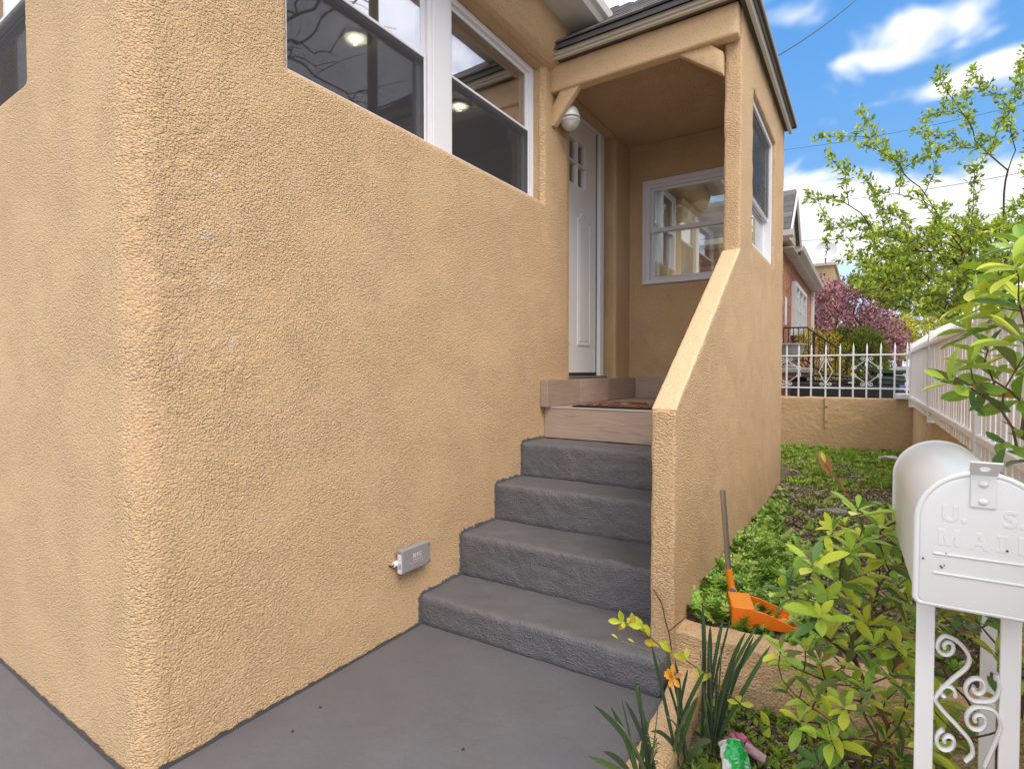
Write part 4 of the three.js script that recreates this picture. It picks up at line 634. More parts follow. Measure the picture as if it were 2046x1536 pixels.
// ================================================================ MAILBOX AND ITS POST
{
  const mb = thing('mailbox', 'white domed metal mailbox with embossed lettering, seen from its door', 'mailbox', [.1575, .815, -1.13]); mb.rotation.y = .03;
  const W = .0825, H = .22, outline = (w, h, y0 = 0, n = 22) => { const r = w, o = [[-w, y0 + .006], [-w + .006, y0], [w - .006, y0], [w, y0 + .006]]; for (let i = 0; i <= n; i++) { const a = Math.PI * i / n; o.push([r * Math.cos(a), h - r + r * Math.sin(a)]); } return o; };
  const body = part(mb, 'body', toCreasedNormals(prismZ(outline(W, H), -.485, -.006, { bevel: .003 }), .6), M.enamel); body.castShadow = true;
  const lip = outline(W + .001, H + .001).map(([x, y]) => V(x, y, -.003)); lip.push(lip[0].clone());
  const curve = new THREE.CurvePath(); part(mb, 'door_rim', new THREE.TubeGeometry(new THREE.CatmullRomCurve3(lip, true, 'catmullrom', .05), 180, .0052, 8), M.enamel);
  part(mb, 'door', toCreasedNormals(prismZ(outline(W - .0025, H - .0025, .002), -.008, .002, { bevel: .002 }), .6), M.enamel);
  part(mb, 'back_rim', new THREE.TubeGeometry(new THREE.CatmullRomCurve3(outline(W + .001, H + .001).map(([x, y]) => V(x, y, -.47)), true, 'catmullrom', .05), 160, .004, 8), M.enamel);
  const word = (txt, size, x, y, d = .0009) => { const g = new TextGeometry(txt, { font, size, depth: d, curveSegments: 4, bevelEnabled: true, bevelSize: size > .02 ? .0009 : .0004, bevelThickness: size > .02 ? .0009 : .0004, bevelSegments: 2 }); g.computeBoundingBox(); const b = g.boundingBox; return g.translate(x - (b.min.x + b.max.x) / 2, y, .0008); };
  part(mb, 'embossed_lettering', join([word('U.', .026, -.035, .141), word('S.', .026, .038, .141)]), M.enamel); part(mb, 'embossed_lettering', word('M A I L', .026, .002, .101), M.enamel);
  part(mb, 'embossed_lettering', join([word('APPROVED BY THE', .0085, 0, .031, .0001), word('POSTMASTER GENERAL', .0085, 0, .016, .0001)]), M.enamel);
  for (const y of [.052, .084]) part(mb, 'ridge', box(-.062, y, .001, .07, y + .0035, .0042, .0015), M.enamel);
  part(mb, 'latch_strap', box(-.016, .168, .0015, .016, .222, .0048, .002), M.enamel); for (const y of [.178, .206]) part(mb, 'rivet', new THREE.SphereGeometry(.0062, 14, 10).scale(1, .8, .5).translate(0, y, .005), M.enamel);
  const tab = new THREE.Shape([[-.016, 0], [.016, 0], [.019, .02], [.019, .03], [-.019, .03], [-.019, .02]].map(([x, y]) => new THREE.Vector2(x, y))); const hl = new THREE.Path(); hl.absellipse(0, .016, .0075, .006, 0, Math.PI * 2); tab.holes.push(hl);
  part(mb, 'latch_tab', new THREE.ExtrudeGeometry(tab, { depth: .002, bevelEnabled: true, bevelSize: .0006, bevelThickness: .0006, bevelSegments: 1 }).rotateX(.75).translate(0, .222, .003), M.enamel);
  part(mb, 'latch_catch', box(-.015, .214, -.022, .015, .228, .002, .003), M.enamel);
  const rs = rngOf(3); const chips = []; for (const [x, y] of [[.03, .105], [-.045, .088], [-.052, .066], [-.047, .068], [-.075, .075], [-.05, .064]]) chips.push(new THREE.SphereGeometry(.0011 + .0008 * rs(), 6, 5).scale(1, 1, .4).translate(x, y, .0042)); part(mb, 'rust_chip', join(chips), M.bark).userData.kind = 'stuff';
}
{
  const p = thing('mailbox_post', 'white scrollwork metal post under the mailbox', 'post'), Z = -1.22, X = (u, z) => atPlane(u, 1400, 'z', z).x, a = X(1847, Z), b = X(2018, Z), Zb = -1.50, c = X(1974, Zb), d = X(1820, Zb);
  for (const [x, z] of [[a, Z], [b, Z], [c, Zb]]) part(p, 'upright', box(x - .0135, -.05, z - .005, x + .0135, .80, z + .005, .002), M.whiteMetal);
  part(p, 'top_plate', box(a + .0, .798, Zb - .02, b, .812, Z + .0, .004), M.whiteMetal); for (const [x0, x1, z] of [[a, b, Z]]) for (const y of [.10]) part(p, 'crossbar', box(x0, y, z - .004, x1, y + .014, z + .004, .002), M.whiteMetal);
  // scrolls bent from flat bar, traced in the plane of the front uprights
  const pt = (u, v) => atPlane(u, v, 'z', Z), spir = (cu, cv, r, a0, turns, sgn) => Array.from({ length: 20 }, (_, i) => { const t = i / 19, g = a0 - sgn * turns * 6.2832 * (1 - t), q = r * (.22 + .78 * t); return [cu + q * Math.cos(g), cv + q * Math.sin(g)]; });
  const runs = [
    [...spir(1893, 1292, 22, -Math.PI * .55, 1.3, 1), [1915, 1282], [1937, 1312], [1934, 1330], [1905, 1356], [1876, 1384], [1870, 1398], [1885, 1420], [1915, 1452], [1938, 1480], [1944, 1505], [1930, 1520]],
    [...spir(1953, 1374, 27, Math.PI * .45, 1.35, -1), [1985, 1398], [1998, 1375], [1992, 1345]], [...spir(1955, 1438, 27, -Math.PI * .45, 1.35, 1), [1985, 1418], [2000, 1445], [1988, 1485], [1968, 1530]],
    spir(1893, 1480, 24, -Math.PI * .6, 1.25, 1), spir(1890, 1385, 20, Math.PI * .1, .8, 1)];
  for (const k of runs) { const g = new THREE.TubeGeometry(new THREE.CatmullRomCurve3(k.map(([u, v]) => pt(u, v)), false, 'centripetal'), k.length * 4, .0034, 6), e = g.attributes.position; for (let i = 0; i < e.count; i++) e.setZ(i, Z + (e.getZ(i) - Z) * 2.2); g.computeVertexNormals(); part(p, 'scroll', g, M.whiteMetal); }
}
// ================================================================ LEAFY SHRUBS IN THE BED
function leafGeo(kind, droop = .16, fold = .07, skew = 0) { // base at the origin, length 1 along y, face up along z
  const prof = kind === 'blade' ? [[0, .5], [.3, .8], [.7, .9], [.93, .55], [1, .03]] : [[0, .06], [.12, .28], [.35, .74], [.6, 1], [.8, .82], [.93, .4], [1, .02]], w = kind === 'blade' ? .016 : .19, p = [], idx = [], n = prof.length;
  prof.forEach(([t, q], i) => { const z = kind === 'blade' ? 0 : -droop * t * t, f = kind === 'blade' ? .006 : fold * q, sk = kind === 'blade' ? 0 : skew * t * t; p.push(-w * q + sk, t, z + f, sk, t, z, w * q + sk, t, z + f); if (i) for (const k of [0, 1]) { const a = (i - 1) * 3 + k; idx.push(a, a + 1, a + 4, a, a + 4, a + 3); } });
  const g = new THREE.BufferGeometry(); g.setAttribute('position', new THREE.Float32BufferAttribute(p, 3)); g.setAttribute('uv', new THREE.Float32BufferAttribute(new Float32Array(n * 6), 2)); g.setIndex(idx); g.computeVertexNormals(); return g;
}
const LEAF_SHAPES = [[.14, .06, .02], [.3, .12, -.05], [.05, .16, .05], [.42, .09, .03], [-.06, .1, -.03]].map((a) => leafGeo('leaf', ...a)); let leafTurn = 0;
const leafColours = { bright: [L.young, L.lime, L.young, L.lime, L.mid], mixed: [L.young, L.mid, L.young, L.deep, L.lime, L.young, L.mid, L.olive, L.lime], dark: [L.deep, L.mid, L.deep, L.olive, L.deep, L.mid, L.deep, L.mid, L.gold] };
function placeLeaf(t, o, dir, up, len, wid, mat, name = 'leaf') { const m = part(t, name, LEAF_SHAPES[(leafTurn = (leafTurn * 7 + 3) % 31) % 5], mat), x = dir.clone().cross(up).normalize(), z = x.clone().cross(dir).normalize(); m.matrixAutoUpdate = true; m.position.copy(o); m.quaternion.setFromRotationMatrix(new THREE.Matrix4().makeBasis(x, dir, z)); m.scale.set(len * wid, len, len); return m; }
function shrub(name, label, category, root, fork, clusters, { seed, leaf = .06, wid = 1, most = 300, stems = .0015, group, stemMat = M.twig, wob = .35 }) {
  const rnd = rngOf(seed), t = thing(name, label, category, [0, 0, 0], group), tips = clusters.map((c) => c.p), nodes = skeleton(root, fork, tips, .05, rnd, wob); let count = 0;
  part(t, 'stems', limbs(nodes, stems, .36, 5, .0055), stemMat);
  const map = new Map(clusters.map((c) => [c.p, c]));
  for (const n of nodes) if (n.own && count < most) {
    let c = null, bd = 1; for (const k of clusters) { const d = k.p.distanceTo(n.p); if (d < bd) { bd = d; c = k; } }
    const axis = n.dir.clone().multiplyScalar(.6).add(c.axis || V(0, .8, 0)).normalize(), sx = axis.clone().cross(V(.31, .2, .93)).normalize(), sy = axis.clone().cross(sx), num = c.n || 6, pal = leafColours[c.pal || 'mixed'], a0 = rnd() * 6.28;
    for (let k = 0; k < num && count < most; k++, count++) {
      const a = a0 + k * 2.4, el = c.droop ? -.5 - .5 * rnd() : mix(.15, .95, k / num) + (rnd() - .5) * .3, r = sx.clone().multiplyScalar(Math.cos(a)).addScaledVector(sy, Math.sin(a)), dir = r.multiplyScalar(Math.cos(el)).addScaledVector(axis, Math.sin(el)).normalize();
      placeLeaf(t, n.p.clone().addScaledVector(axis, (k / num - .6) * .022), dir, axis.clone().add(V(0, .35, 0)).normalize(), (c.s || 1) * leaf * (.6 + .55 * rnd()) * (k > num - 2 ? .75 : 1), wid * (.85 + .3 * rnd()), pal[Math.floor(rnd() * pal.length)]);
    }
  }
  return t;
}
const C = (u, v, t, s = 1, n = 6, pal = 'mixed', extra = {}) => ({ p: at(u, v, t), s, n, pal, ...extra });
{
  // overhanging shrub by the fence, entering from the right
  const up = V(-.5, .55, .3);
  shrub('overhanging_shrub', 'large leaved green shrub reaching over the white fence from the right edge', 'shrub', V(.62, .0, -1.55), V(.60, .75, -1.5), [
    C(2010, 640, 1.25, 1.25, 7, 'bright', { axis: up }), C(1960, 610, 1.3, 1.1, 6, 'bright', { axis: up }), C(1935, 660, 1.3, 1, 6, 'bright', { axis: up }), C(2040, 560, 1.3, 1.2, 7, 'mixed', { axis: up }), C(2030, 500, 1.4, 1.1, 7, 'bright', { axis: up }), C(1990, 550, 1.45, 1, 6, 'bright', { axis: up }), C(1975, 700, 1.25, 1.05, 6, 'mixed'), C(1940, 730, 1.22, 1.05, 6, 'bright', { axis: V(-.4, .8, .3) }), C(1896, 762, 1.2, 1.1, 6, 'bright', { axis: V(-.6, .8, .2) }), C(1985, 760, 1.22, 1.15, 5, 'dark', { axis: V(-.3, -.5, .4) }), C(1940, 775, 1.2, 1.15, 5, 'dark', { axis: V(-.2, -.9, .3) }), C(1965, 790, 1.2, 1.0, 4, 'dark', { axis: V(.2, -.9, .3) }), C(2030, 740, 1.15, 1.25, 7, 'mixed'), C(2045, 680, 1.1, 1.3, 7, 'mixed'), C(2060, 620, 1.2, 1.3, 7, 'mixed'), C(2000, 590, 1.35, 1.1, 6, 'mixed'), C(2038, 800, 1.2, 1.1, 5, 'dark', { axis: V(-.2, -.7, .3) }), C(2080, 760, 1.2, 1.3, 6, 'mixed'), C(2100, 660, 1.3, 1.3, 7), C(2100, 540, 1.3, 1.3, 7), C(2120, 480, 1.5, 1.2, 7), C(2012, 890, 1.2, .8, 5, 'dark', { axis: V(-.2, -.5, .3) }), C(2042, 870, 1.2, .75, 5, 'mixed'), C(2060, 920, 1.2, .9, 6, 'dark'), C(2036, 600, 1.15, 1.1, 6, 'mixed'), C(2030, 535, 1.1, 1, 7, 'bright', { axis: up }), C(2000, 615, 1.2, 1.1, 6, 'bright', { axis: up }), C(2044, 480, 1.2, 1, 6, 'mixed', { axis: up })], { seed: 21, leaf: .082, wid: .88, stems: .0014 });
  const rows = (list, t0, t1, s, pal, rnd) => list.map(([u, v]) => C(u, v, mix(t0, t1, rnd()), s * (.85 + .3 * rnd()), 7 + Math.floor(rnd() * 3), Array.isArray(pal) ? pal[Math.floor(rnd() * pal.length)] : pal));
  const r = rngOf(17);
  shrub('bed_shrub', 'bright green leafy shrub left of the mailbox, rising from the flower bed', 'shrub', at(1790, 1560, 1.45).setY(.0), at(1775, 1450, 1.42), rows([[1690, 1050], [1725, 1075], [1760, 1060], [1785, 1045], [1800, 1085], [1740, 1110], [1700, 1105], [1660, 1120], [1770, 1120], [1805, 1125], [1640, 1150], [1680, 1165], [1720, 1150], [1755, 1165], [1795, 1170], [1615, 1190], [1655, 1200], [1700, 1205], [1745, 1210], [1785, 1215], [1815, 1200], [1600, 1240], [1640, 1235], [1690, 1245], [1735, 1250], [1775, 1260], [1812, 1250], [1660, 1280], [1705, 1290], [1750, 1290], [1795, 1300], [1575, 1190], [1590, 1160], [1625, 1130], [1715, 1020], [1665, 1060], [1820, 1150]], 1.2, 1.6, 1, ['bright', 'mixed', 'mixed'], r), { seed: 22, leaf: .066, wid: .95 });
  shrub('bed_shrub', 'leafy shrub growing against the low garden wall in front of the mailbox post', 'shrub', at(1720, 1600, 1.35).setY(.0), at(1715, 1520, 1.35), rows([[1560, 1300], [1610, 1300], [1640, 1325], [1600, 1355], [1650, 1360], [1690, 1330], [1700, 1370], [1740, 1340], [1730, 1385], [1780, 1350], [1770, 1400], [1810, 1385], [1690, 1415], [1740, 1430], [1790, 1440], [1830, 1420], [1720, 1470], [1770, 1480], [1820, 1470], [1690, 1500], [1745, 1515], [1800, 1520], [1850, 1500], [1640, 1530], [1580, 1330], [1630, 1400], [1600, 1440], [1660, 1480], [1570, 1380], [1880, 1530], [1840, 1340], [1850, 1290], [1870, 1400], [1660, 1440]], 1.15, 1.5, 1, ['mixed', 'mixed', 'bright', 'dark'], r), { seed: 23, leaf: .062, wid: .95 });
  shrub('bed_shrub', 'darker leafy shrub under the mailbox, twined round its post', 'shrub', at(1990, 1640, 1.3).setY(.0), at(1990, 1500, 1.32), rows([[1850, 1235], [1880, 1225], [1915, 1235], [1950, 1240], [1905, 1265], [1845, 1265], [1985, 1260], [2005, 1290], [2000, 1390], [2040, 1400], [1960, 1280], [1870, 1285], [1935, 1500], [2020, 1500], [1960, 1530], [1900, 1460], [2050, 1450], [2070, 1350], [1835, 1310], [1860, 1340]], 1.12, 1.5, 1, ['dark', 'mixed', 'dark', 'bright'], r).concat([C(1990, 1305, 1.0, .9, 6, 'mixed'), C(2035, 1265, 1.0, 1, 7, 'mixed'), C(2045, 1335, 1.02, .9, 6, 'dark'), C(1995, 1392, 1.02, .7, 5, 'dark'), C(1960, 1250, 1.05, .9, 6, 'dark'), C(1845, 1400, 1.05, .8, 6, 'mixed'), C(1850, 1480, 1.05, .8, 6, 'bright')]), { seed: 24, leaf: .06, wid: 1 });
  const st = thing('red_stem', 'single red stem with one rusty leaf standing above the shrub', 'plant'), a = at(1722, 1050, 1.35), b = at(1650, 925, 1.35); part(st, 'stem', tube([a.clone().setY(a.y - .25).add(V(.03, 0, .02)), a, at(1690, 985, 1.35), b], .0019, 5), M.redStem);
  placeLeaf(st, at(1660, 950, 1.35), at(1642, 905, 1.35).sub(at(1660, 950, 1.35)).normalize(), V(.3, .1, 1).normalize(), .058, 1.2, L.rust); placeLeaf(st, b, V(-.3, 1, 0).normalize(), V(0, .3, 1), .03, .8, L.lime); placeLeaf(st, at(1700, 1000, 1.35), V(-1, .3, .2).normalize(), V(0, 1, .3), .05, .7, L.olive);
  // arching shoot with yellow leaves across the foot of the stair wall
  const vine = thing('yellow_leaved_shoot', 'thin arching shoot with small yellow leaves crossing in front of the stair wall', 'shoot'), pv = [[1690, 1560, 1.5], [1560, 1468, 1.55], [1460, 1390, 1.6], [1380, 1325, 1.68], [1320, 1290, 1.74], [1285, 1262, 1.78], [1245, 1242, 1.8]].map(([u, v, t]) => at(u, v, t)), cv = new THREE.CatmullRomCurve3(pv); part(vine, 'stem', new THREE.TubeGeometry(cv, 50, .0022, 5), M.twig);
  const rv = rngOf(41); for (const t of [.2, .3, .42, .52, .6, .68, .77, .84, .9, .96, 1]) for (let k = 0; k < 3; k++) { const o = cv.getPoint(t), d = sphereDir(rv).add(V(0, .5, .3)).normalize(); placeLeaf(vine, o, d, V(.2, .5, 1).normalize(), .03 + .022 * rv(), 1.1, rv() < .75 ? L.lime : L.gold); }
  part(vine, 'side_twig', tube([at(1400, 1340, 1.66), at(1330, 1310, 1.72), at(1240, 1280, 1.78)], .0011, 5), M.stemGreen); for (const [u, v] of [[1235, 1276], [1268, 1284]]) placeLeaf(vine, at(u, v, 1.78), V(-1, .4, 0).normalize(), V(0, 1, .4), .025, .8, L.lime);
  const dt = thing('dry_twig', 'dark bare twig clinging to the end face of the stair wall', 'twig'); part(dt, 'stem', tube([[1306, 1178], [1322, 1205], [1330, 1240], [1338, 1270], [1342, 1300]].map(([u, v]) => atPlane(u, v, 'z', -2.025)), .0028, 5), M.twig); part(dt, 'side_shoot', tube([atPlane(1336, 1262, 'z', -2.022), atPlane(1352, 1248, 'z', -2.018), atPlane(1372, 1232, 'z', -2.02)], .0018, 5), M.twig);
}
// ================================================================ DAFFODILS
function daffodil(label, root, tips, seed, bloom) {
  const t = thing('daffodil_plant', label, 'daffodil'), rnd = rngOf(seed);
  for (const [u, v, tt] of tips) {
    const tip = at(u, v, tt), b = root.clone().add(V((rnd() - .5) * .07, 0, (rnd() - .5) * .07)), mid = b.clone().lerp(tip, .5).add(V((rnd() - .5) * .03, .05, (rnd() - .5) * .03)), cv = new THREE.QuadraticBezierCurve3(b, mid, tip), n = 12, p = [], idx = [], w = .0058 + .0025 * rnd(), tw = rnd() * 2.6, tw2 = tw + (rnd() - .5) * 1.4;
    for (let i = 0; i <= n; i++) { const s = i / n, c = cv.getPoint(s), d = cv.getTangent(s), a = mix(tw, tw2, s), e = d.clone().cross(V(Math.cos(a), .05, Math.sin(a))).normalize(), f = e.clone().cross(d), q = w * Math.min(1, .7 + s) * (s > .8 ? Math.sqrt(Math.max(.01, (1 - s) / .2)) : 1); for (const k of [-1, 0, 1]) { const o = c.clone().addScaledVector(e, k * q).addScaledVector(f, k ? .0022 : 0); p.push(o.x, o.y, o.z); } if (i) for (const k of [0, 1]) { const a2 = (i - 1) * 3 + k; idx.push(a2, a2 + 1, a2 + 4, a2, a2 + 4, a2 + 3); } }
    const g = new THREE.BufferGeometry(); g.setAttribute('position', new THREE.Float32BufferAttribute(p, 3)); g.setIndex(idx); g.computeVertexNormals(); part(t, 'leaf', g, [L.blade, L.bladeDark, L.bladeLight][Math.floor(rnd() * 3)]);
  }
  if (bloom) {
    const [u, v, tt] = bloom, f = at(u, v, tt); part(t, 'flower_stalk', tube([root, root.clone().lerp(f, .6).add(V(.01, .05, 0)), f.clone().add(V(.005, .012, -.005)), f], .0032, 6), L.bladeLight); const fl = new THREE.Group(); fl.name = 'flower'; fl.position.copy(f); t.add(fl); fl.rotation.set(.9, .2, .4);
    const tr = []; for (let i = 0; i <= 8; i++) tr.push(new THREE.Vector2(.006 + .007 * (i / 8) ** 1.6, .022 * i / 8)); const tg = new THREE.LatheGeometry(tr, 20), q = tg.attributes.position; for (let i = 0; i < q.count; i++) { const a = Math.atan2(q.getZ(i), q.getX(i)), y = q.getY(i) / .022, k = 1 + .22 * y * y * Math.sin(a * 7) + .15 * y * Math.sin(a * 2 + 1); q.setX(i, q.getX(i) * k); q.setZ(i, q.getZ(i) * k); } tg.computeVertexNormals(); part(fl, 'trumpet', tg, L.petal);
    for (let k = 0; k < 6; k++) { const a = k * 1.047, m = placeLeaf(fl, V(0, 0, 0), V(Math.cos(a), -.35 + .3 * (k % 3), Math.sin(a)).normalize(), V(0, 1, 0), .030 + .004 * (k % 2), 1.3, k % 3 ? L.petal : L.petalDry, 'petal'); m.rotation.z += .2; }
  }
  return t;
}
daffodil('daffodil clump at the foot of the narrow edging, its leaves over the grey walkway', atPlane(1300, 1600, 'y', .02), [[1187, 1408, 1.42], [1222, 1412, 1.45], [1243, 1392, 1.44], [1250, 1400, 1.43], [1270, 1358, 1.46], [1280, 1366, 1.4], [1284, 1420, 1.45], [1318, 1395, 1.46], [1205, 1500, 1.4], [1232, 1440, 1.38], [1300, 1440, 1.42], [1176, 1510, 1.38]], 3);
daffodil('daffodil clump with one wilting orange yellow flower', atPlane(1352, 1520, 'y', .03), [[1303, 1288, 1.62], [1312, 1310, 1.6], [1330, 1300, 1.6], [1374, 1336, 1.58], [1388, 1405, 1.52], [1395, 1390, 1.52], [1350, 1320, 1.6], [1330, 1430, 1.5], [1410, 1340, 1.58], [1422, 1480, 1.46], [1300, 1460, 1.48]], 5, [1345, 1352, 1.58]);
daffodil('tall leafy daffodil clump without flowers in front of the low garden wall', atPlane(1420, 1490, 'y', .03), [[1403, 1208, 1.72], [1419, 1250, 1.7], [1447, 1233, 1.7], [1461, 1238, 1.68], [1416, 1280, 1.66], [1490, 1262, 1.68], [1506, 1270, 1.66], [1515, 1250, 1.72], [1400, 1300, 1.64], [1440, 1290, 1.62], [1470, 1310, 1.6], [1432, 1330, 1.6], [1393, 1330, 1.62], [1458, 1350, 1.58], [1530, 1262, 1.7], [1540, 1290, 1.66]], 7);
{ const r = rngOf(61), t = thing('spiky_weed', 'small feathery green weed beside the daffodil stalks on the edging', 'weed'), b = atPlane(1300, 1545, 'y', .05); part(t, 'stem', tube([b, at(1305, 1500, 1.4), at(1312, 1475, 1.4)], .0022, 5), L.bladeLight); for (let i = 0; i < 40; i++) placeLeaf(t, b.clone().lerp(at(1312, 1475, 1.4), i / 40), sphereDir(r).add(V(0, .5, 0)).normalize(), V(.2, 1, .4).normalize(), .014 + .014 * r(), .35, L.bladeLight); }
// litter among the leaves
{
  const w = thing('green_wrapper', 'crumpled bright green and white plastic wrapper among the daffodil leaves', 'wrapper'), c = atPlane(1470, 1515, 'y', .07), g = new THREE.PlaneGeometry(.10, .15, 26, 34), p = g.attributes.position, col = []; for (let i = 0; i < p.count; i++) { const x = p.getX(i), y = p.getY(i), sx = noise2(x * 30 + 3, y * 30, 0, 0, 2); p.setZ(i, .016 * sx + .008 * noise2(x * 70, y * 70) + .045 * Math.cos(x * 28)); const wh = x < -.028 + .02 * noise2(x * 20, y * 20) || Math.abs(((y * 60) % 1 + 1) % 1 - .5) < .07 && x > -.01 && noise2(x * 40, y * 9) > -.1; col.push(...(wh ? [.62, .66, .62] : [.015, .46, .10])); } g.setAttribute('color', new THREE.Float32BufferAttribute(col, 3)); g.computeVertexNormals();
  const m = part(w, 'film', g, new THREE.MeshPhysicalMaterial({ vertexColors: true, roughness: .25, side: THREE.DoubleSide, clearcoat: .4 })); m.rotation.set(-1.15, .25, .35); m.scale.setScalar(.8); w.position.copy(c).setY(.045);
  const k = thing('pink_scrap', 'twisted pink plastic scrap beside the green wrapper', 'litter', atPlane(1475, 1480, 'y', .05).toArray()); part(k, 'film', roughen(new THREE.SphereGeometry(.03, 16, 12).scale(1.3, .5, .6), .012, .02, .012, 1.2), std({ color: lc(.6, .16, .28), roughness: .35 })); part(k, 'tube', roughen(new THREE.CylinderGeometry(.014, .015, .06, 16).rotateZ(1.2).translate(.05, -.012, .012), .002, .02, .012, 1.2), std({ color: lc(.55, .34, .38), roughness: .4 }));
}
// ================================================================ DUSTPAN AND BROOM
{
  const d = thing('dustpan', 'orange upright dustpan with a grey metal pole leaning on the stair wall', 'dustpan'), top = at(1444, 978, 2.29), joint = at(1456, 1136, 2.30), sock = at(1464, 1190, 2.30);
  part(d, 'pole', bar(joint, top, .0115, 16), M.steel); part(d, 'socket', bar(sock, joint, .0155, 16, .0145), M.orangeDeep); const cl = part(d, 'clip', new RoundedBoxGeometry(.022, .038, .014, 3, .006), M.slate); cl.position.copy(at(1465, 1184, 2.275)); part(d, 'clip_rim', new THREE.TorusGeometry(.016, .004, 8, 24).scale(.9, 1.35, 1), M.orangeDeep).position.copy(at(1465, 1184, 2.28));
  // pan: tall back, sides falling to a thin lip; long axis along the wall of the bed
  const o = atPlane(1470, 1246, 'y', .215), e = atPlane(1608, 1262, 'y', .215).setY(.235), ax = e.clone().sub(o).setY(0), len = ax.length(), yaw = Math.atan2(-ax.z, ax.x), pan = new THREE.Group(); pan.name = 'pan'; pan.position.set(o.x, .205, o.z); pan.rotation.y = yaw; d.add(pan);
  const sideShape = [[-.01, 0], [len, 0], [len, .006], [len * .72, .036], [len * .45, .062], [.05, .074], [-.012, .078]]; for (const z of [.0, -.15]) part(pan, 'side', prismZ(sideShape, z - .004, z + .004, { bevel: .0015 }), M.orange);
  part(pan, 'floor', box(-.01, .0, -.15, len, .006, 0), M.orange); part(pan, 'back', box(-.014, 0, -.15, -.004, .076, 0, .003), M.orange); part(pan, 'hood', box(-.012, .071, -.152, .07, .078, .003, .004), M.orangeDeep); part(pan, 'lip', box(len - .012, .004, -.15, len + .004, .01, 0, .002), M.slate);
  const b = thing('broom', 'broom with a blue grey head and fanned grey bristles lying behind the orange dustpan', 'broom'), h0 = at(1490, 1203, 2.38), h1 = at(1560, 1215, 2.36), hm = h0.clone().lerp(h1, .5), head = part(b, 'head', new RoundedBoxGeometry(h0.distanceTo(h1) + .06, .03, .035, 3, .012), std({ color: lc(.12, .2, .28), roughness: .45 })); head.position.copy(hm); head.lookAt(hm.clone().add(h1.clone().sub(h0).cross(V(0, 1, 0))));
  const rb = rngOf(9), br = []; for (let i = 0; i < 240; i++) { const k = rb(), a = h0.clone().lerp(h1, .25 + .75 * k).add(V((rb() - .5) * .02, 0, (rb() - .5) * .02)), tip = at(mix(1555, 1665, k) + rb() * 20, mix(1255, 1240, rb()), mix(2.35, 2.2, rb())); br.push(bar(a, tip, .0009, 3)); } part(b, 'bristles', join(br), std({ color: lc(.2, .2, .22), roughness: .7 })).userData.kind = 'stuff'; 
  part(b, 'pole', bar(at(1578, 1190, 2.5), at(1552, 1082, 3.1), .009, 10), M.ironBlack); part(b, 'pole_tip', bar(at(1552, 1082, 3.1), at(1551, 1078, 3.13), .0095, 10), M.whiteMetal);
}
// ================================================================ GROUND COVER (nobody could count it)
function scatter(name, label, cat, geo, mat, spots, cols, seed) {
  const m = new THREE.InstancedMesh(geo, mat, spots.length), r = rngOf(seed), o = new THREE.Object3D(); spots.forEach((s, i) => { o.position.copy(s.p); o.rotation.set((r() - .5) * s.tilt, r() * 6.283, (r() - .5) * s.tilt); o.scale.setScalar(s.k); o.updateMatrix(); m.setMatrixAt(i, o.matrix); const c = cols[Math.floor(r() * cols.length)], q = .7 + .6 * r(); m.setColorAt(i, lc(c[0] * q, c[1] * q, c[2] * q)); });
  m.name = numbered(name); m.castShadow = m.receiveShadow = true; scene.add(m); tag(m, label, cat, null, 'stuff'); return m;
}
function tuftGeo(n, h, w, lean, seed, lobed) { // a rosette of leaves; lobed ones carry side fingers
  const r = rngOf(seed), lv = new Leaves(); for (let i = 0; i < n; i++) { const a = r() * 6.283, d = V(Math.cos(a) * lean, .6 + .5 * r(), Math.sin(a) * lean).normalize(), l = h * (.6 + .5 * r()), o = V(Math.cos(a), 0, Math.sin(a)).multiplyScalar(.004), up = V(-d.x, 1.2, -d.z).normalize(), s = d.clone().cross(up).normalize(); lv.add(o, d, up, l, w, [1, 1, 1], .2); if (lobed) for (const f of [.3, .5, .7]) for (const k of [-1, 1]) lv.add(o.clone().addScaledVector(d, l * f), d.clone().multiplyScalar(.6).addScaledVector(s, k * .9).normalize(), up, l * .42 * (1.2 - f), w * .8, [1, 1, 1], .2); } return lv.build();
}
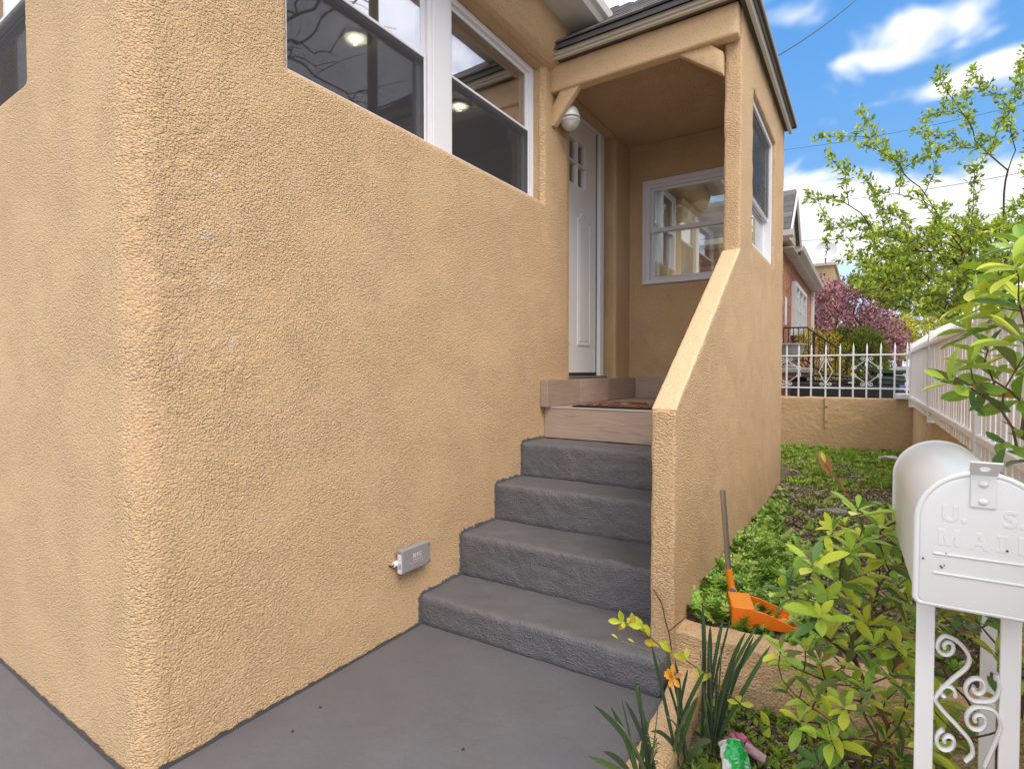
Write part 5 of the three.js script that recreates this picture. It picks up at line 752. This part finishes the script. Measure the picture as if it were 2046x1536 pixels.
{
  const r = rngOf(101), cover = [], grass = [], chips = [], dry = [], bedw = []; const leafy2 = new THREE.MeshPhysicalMaterial({ roughness: .6, side: THREE.DoubleSide, specularIntensity: .4 });
  const clear = (x, z) => x > -.58 && x < .44 && z < -2.18 && z > -8.05;
  for (let i = 0; i < 30000; i++) {
    const x = mix(-.59, .45, r()), z = mix(-2.2, -8.1, r() * r() * .55 + r() * .45), y = yardY(x, z), n = fbm2(x * 2.3 + 9, z * 1.6, 4, 0, 6), toWall = x + .59; if (!clear(x, z)) continue;
    const mug = smooth(-3.75, -3.2, z) * smooth(.62, .2, toWall + .25 * n) + smooth(.2, .02, toWall) * smooth(-4.9, -3.8, z) * .9 + smooth(-2.55, -2.25, z) * .9;
    if (r() < mug * .62 * smooth(-.35, .1, n + .3 * smooth(.3, .1, toWall)) + .02 * smooth(.0, .3, n)) cover.push({ p: V(x, y - .005, z), k: (.6 + .8 * r()) * mix(.7, 1.5, smooth(.35, .0, toWall) * smooth(-4.2, -3, z)), tilt: .5 });
    else if (r() < (smooth(-4.6, -6.0, z) * .5 + .05 * smooth(-3.4, -4.2, z)) * smooth(-.2, .25, n + .25 * smooth(-6.4, -7.6, z))) grass.push({ p: V(x, y - .004, z), k: .6 + .8 * r(), tilt: .6 });
    else if (r() < .55) chips.push({ p: V(x, y + .004, z), k: .5 + 1.2 * r(), tilt: 1 });
  }
  for (let i = 0; i < 5600; i++) { const x = mix(-1.2, .45, r()), z = mix(-5.4, -8.1, Math.sqrt(r())), n = fbm2(x * 2.3 + 9, z * 1.6, 4, 0, 6); if ((x < -.6 && z > -5.1) || r() > .25 + .75 * smooth(-.3, .2, n + .5 * smooth(-7, -8, z))) continue; grass.push({ p: V(x, yardY(x, z) - .004, z), k: .6 + .9 * r(), tilt: .6 }); }
  for (let i = 0; i < 5200; i++) { const x = mix(-.45, .45, r()), z = mix(-.9, -2.03, r()); const q = { p: V(x, .016 + .02 * fbm2(x * 5, -z * 5, 3, 0, 8), z), k: .5 + .9 * r(), tilt: 1.2 }; if (r() < .8) chips.push(q); else bedw.push({ ...q, k: .5 + .5 * r(), tilt: .6 }); }
  scatter('mugwort_weeds', 'feathery green weeds covering the soil along the stair wall', 'weeds', tuftGeo(7, .062, .010, .9, 4, true), leafy2, cover, [[.19, .37, .05], [.28, .47, .08], [.12, .25, .04], [.4, .54, .17], [.33, .4, .08]], 1);
  scatter('grass', 'short green grass and clover before the tan boundary wall', 'grass', tuftGeo(9, .045, .0065, .9, 6, false), leafy2, grass, [[.2, .36, .04], [.3, .44, .05], [.14, .25, .03], [.4, .42, .1]], 2);
  scatter('mulch', 'brown and grey wood chips strewn over the bare soil', 'mulch', roughen(new THREE.BoxGeometry(.022, .004, .007), .0012, .01, .012), std({ roughness: 1 }), chips, [[.12, .08, .05], [.2, .15, .1], [.07, .05, .035], [.36, .31, .25], [.16, .11, .08]], 3);
  scatter('seedlings', 'small green seedlings sprouting in the flower bed soil', 'seedlings', tuftGeo(6, .045, .014, .9, 9, false), leafy2, bedw, [[.16, .26, .03], [.1, .2, .025], [.24, .3, .03]], 4);
  for (const [u, v, y, l] of [[1611, 905, .27, 'yellow dandelion flower in the grass near the boundary wall'], [1570, 908, .27, 'second yellow dandelion close beside the wing wall corner']]) { const p = atPlane(u, v, 'y', y), t = thing('dandelion', l, 'flower', [p.x, yardY(p.x, p.z), p.z]); part(t, 'stem', bar(V(0, 0, 0), V(.004, y - yardY(p.x, p.z) + .01, 0), .003), L.bladeLight); const h = []; for (let k = 0; k < 22; k++) { const a = k * 2.4, g = new THREE.ConeGeometry(.004, .022, 4).translate(0, .011, 0).rotateZ(-1.2 + .04 * k).rotateY(a).translate(.004, y - yardY(p.x, p.z) + .01, 0); h.push(g); } part(t, 'petals', join(h), L.petal).userData.kind = 'stuff'; }
  const fl = thing('flagstone', 'flat grey broken stone lying in the weeds', 'stone', atPlane(1660, 1022, 'y', .25).toArray()); part(fl, 'slab', roughen(box(-.1, -.015, -.05, .1, .012, .05, .01), .012, .06, .03), M.stone);
  const f2 = thing('flagstone', 'pale stone fragment near the corner of the yard behind the mailbox', 'stone', atPlane(1775, 915, 'y', .26).toArray()); part(f2, 'slab', roughen(box(-.09, -.015, -.06, .09, .014, .06, .01), .012, .06, .03), std({ color: lc(.5, .48, .46), roughness: .9 }));
}
renderer.render(scene, camera);
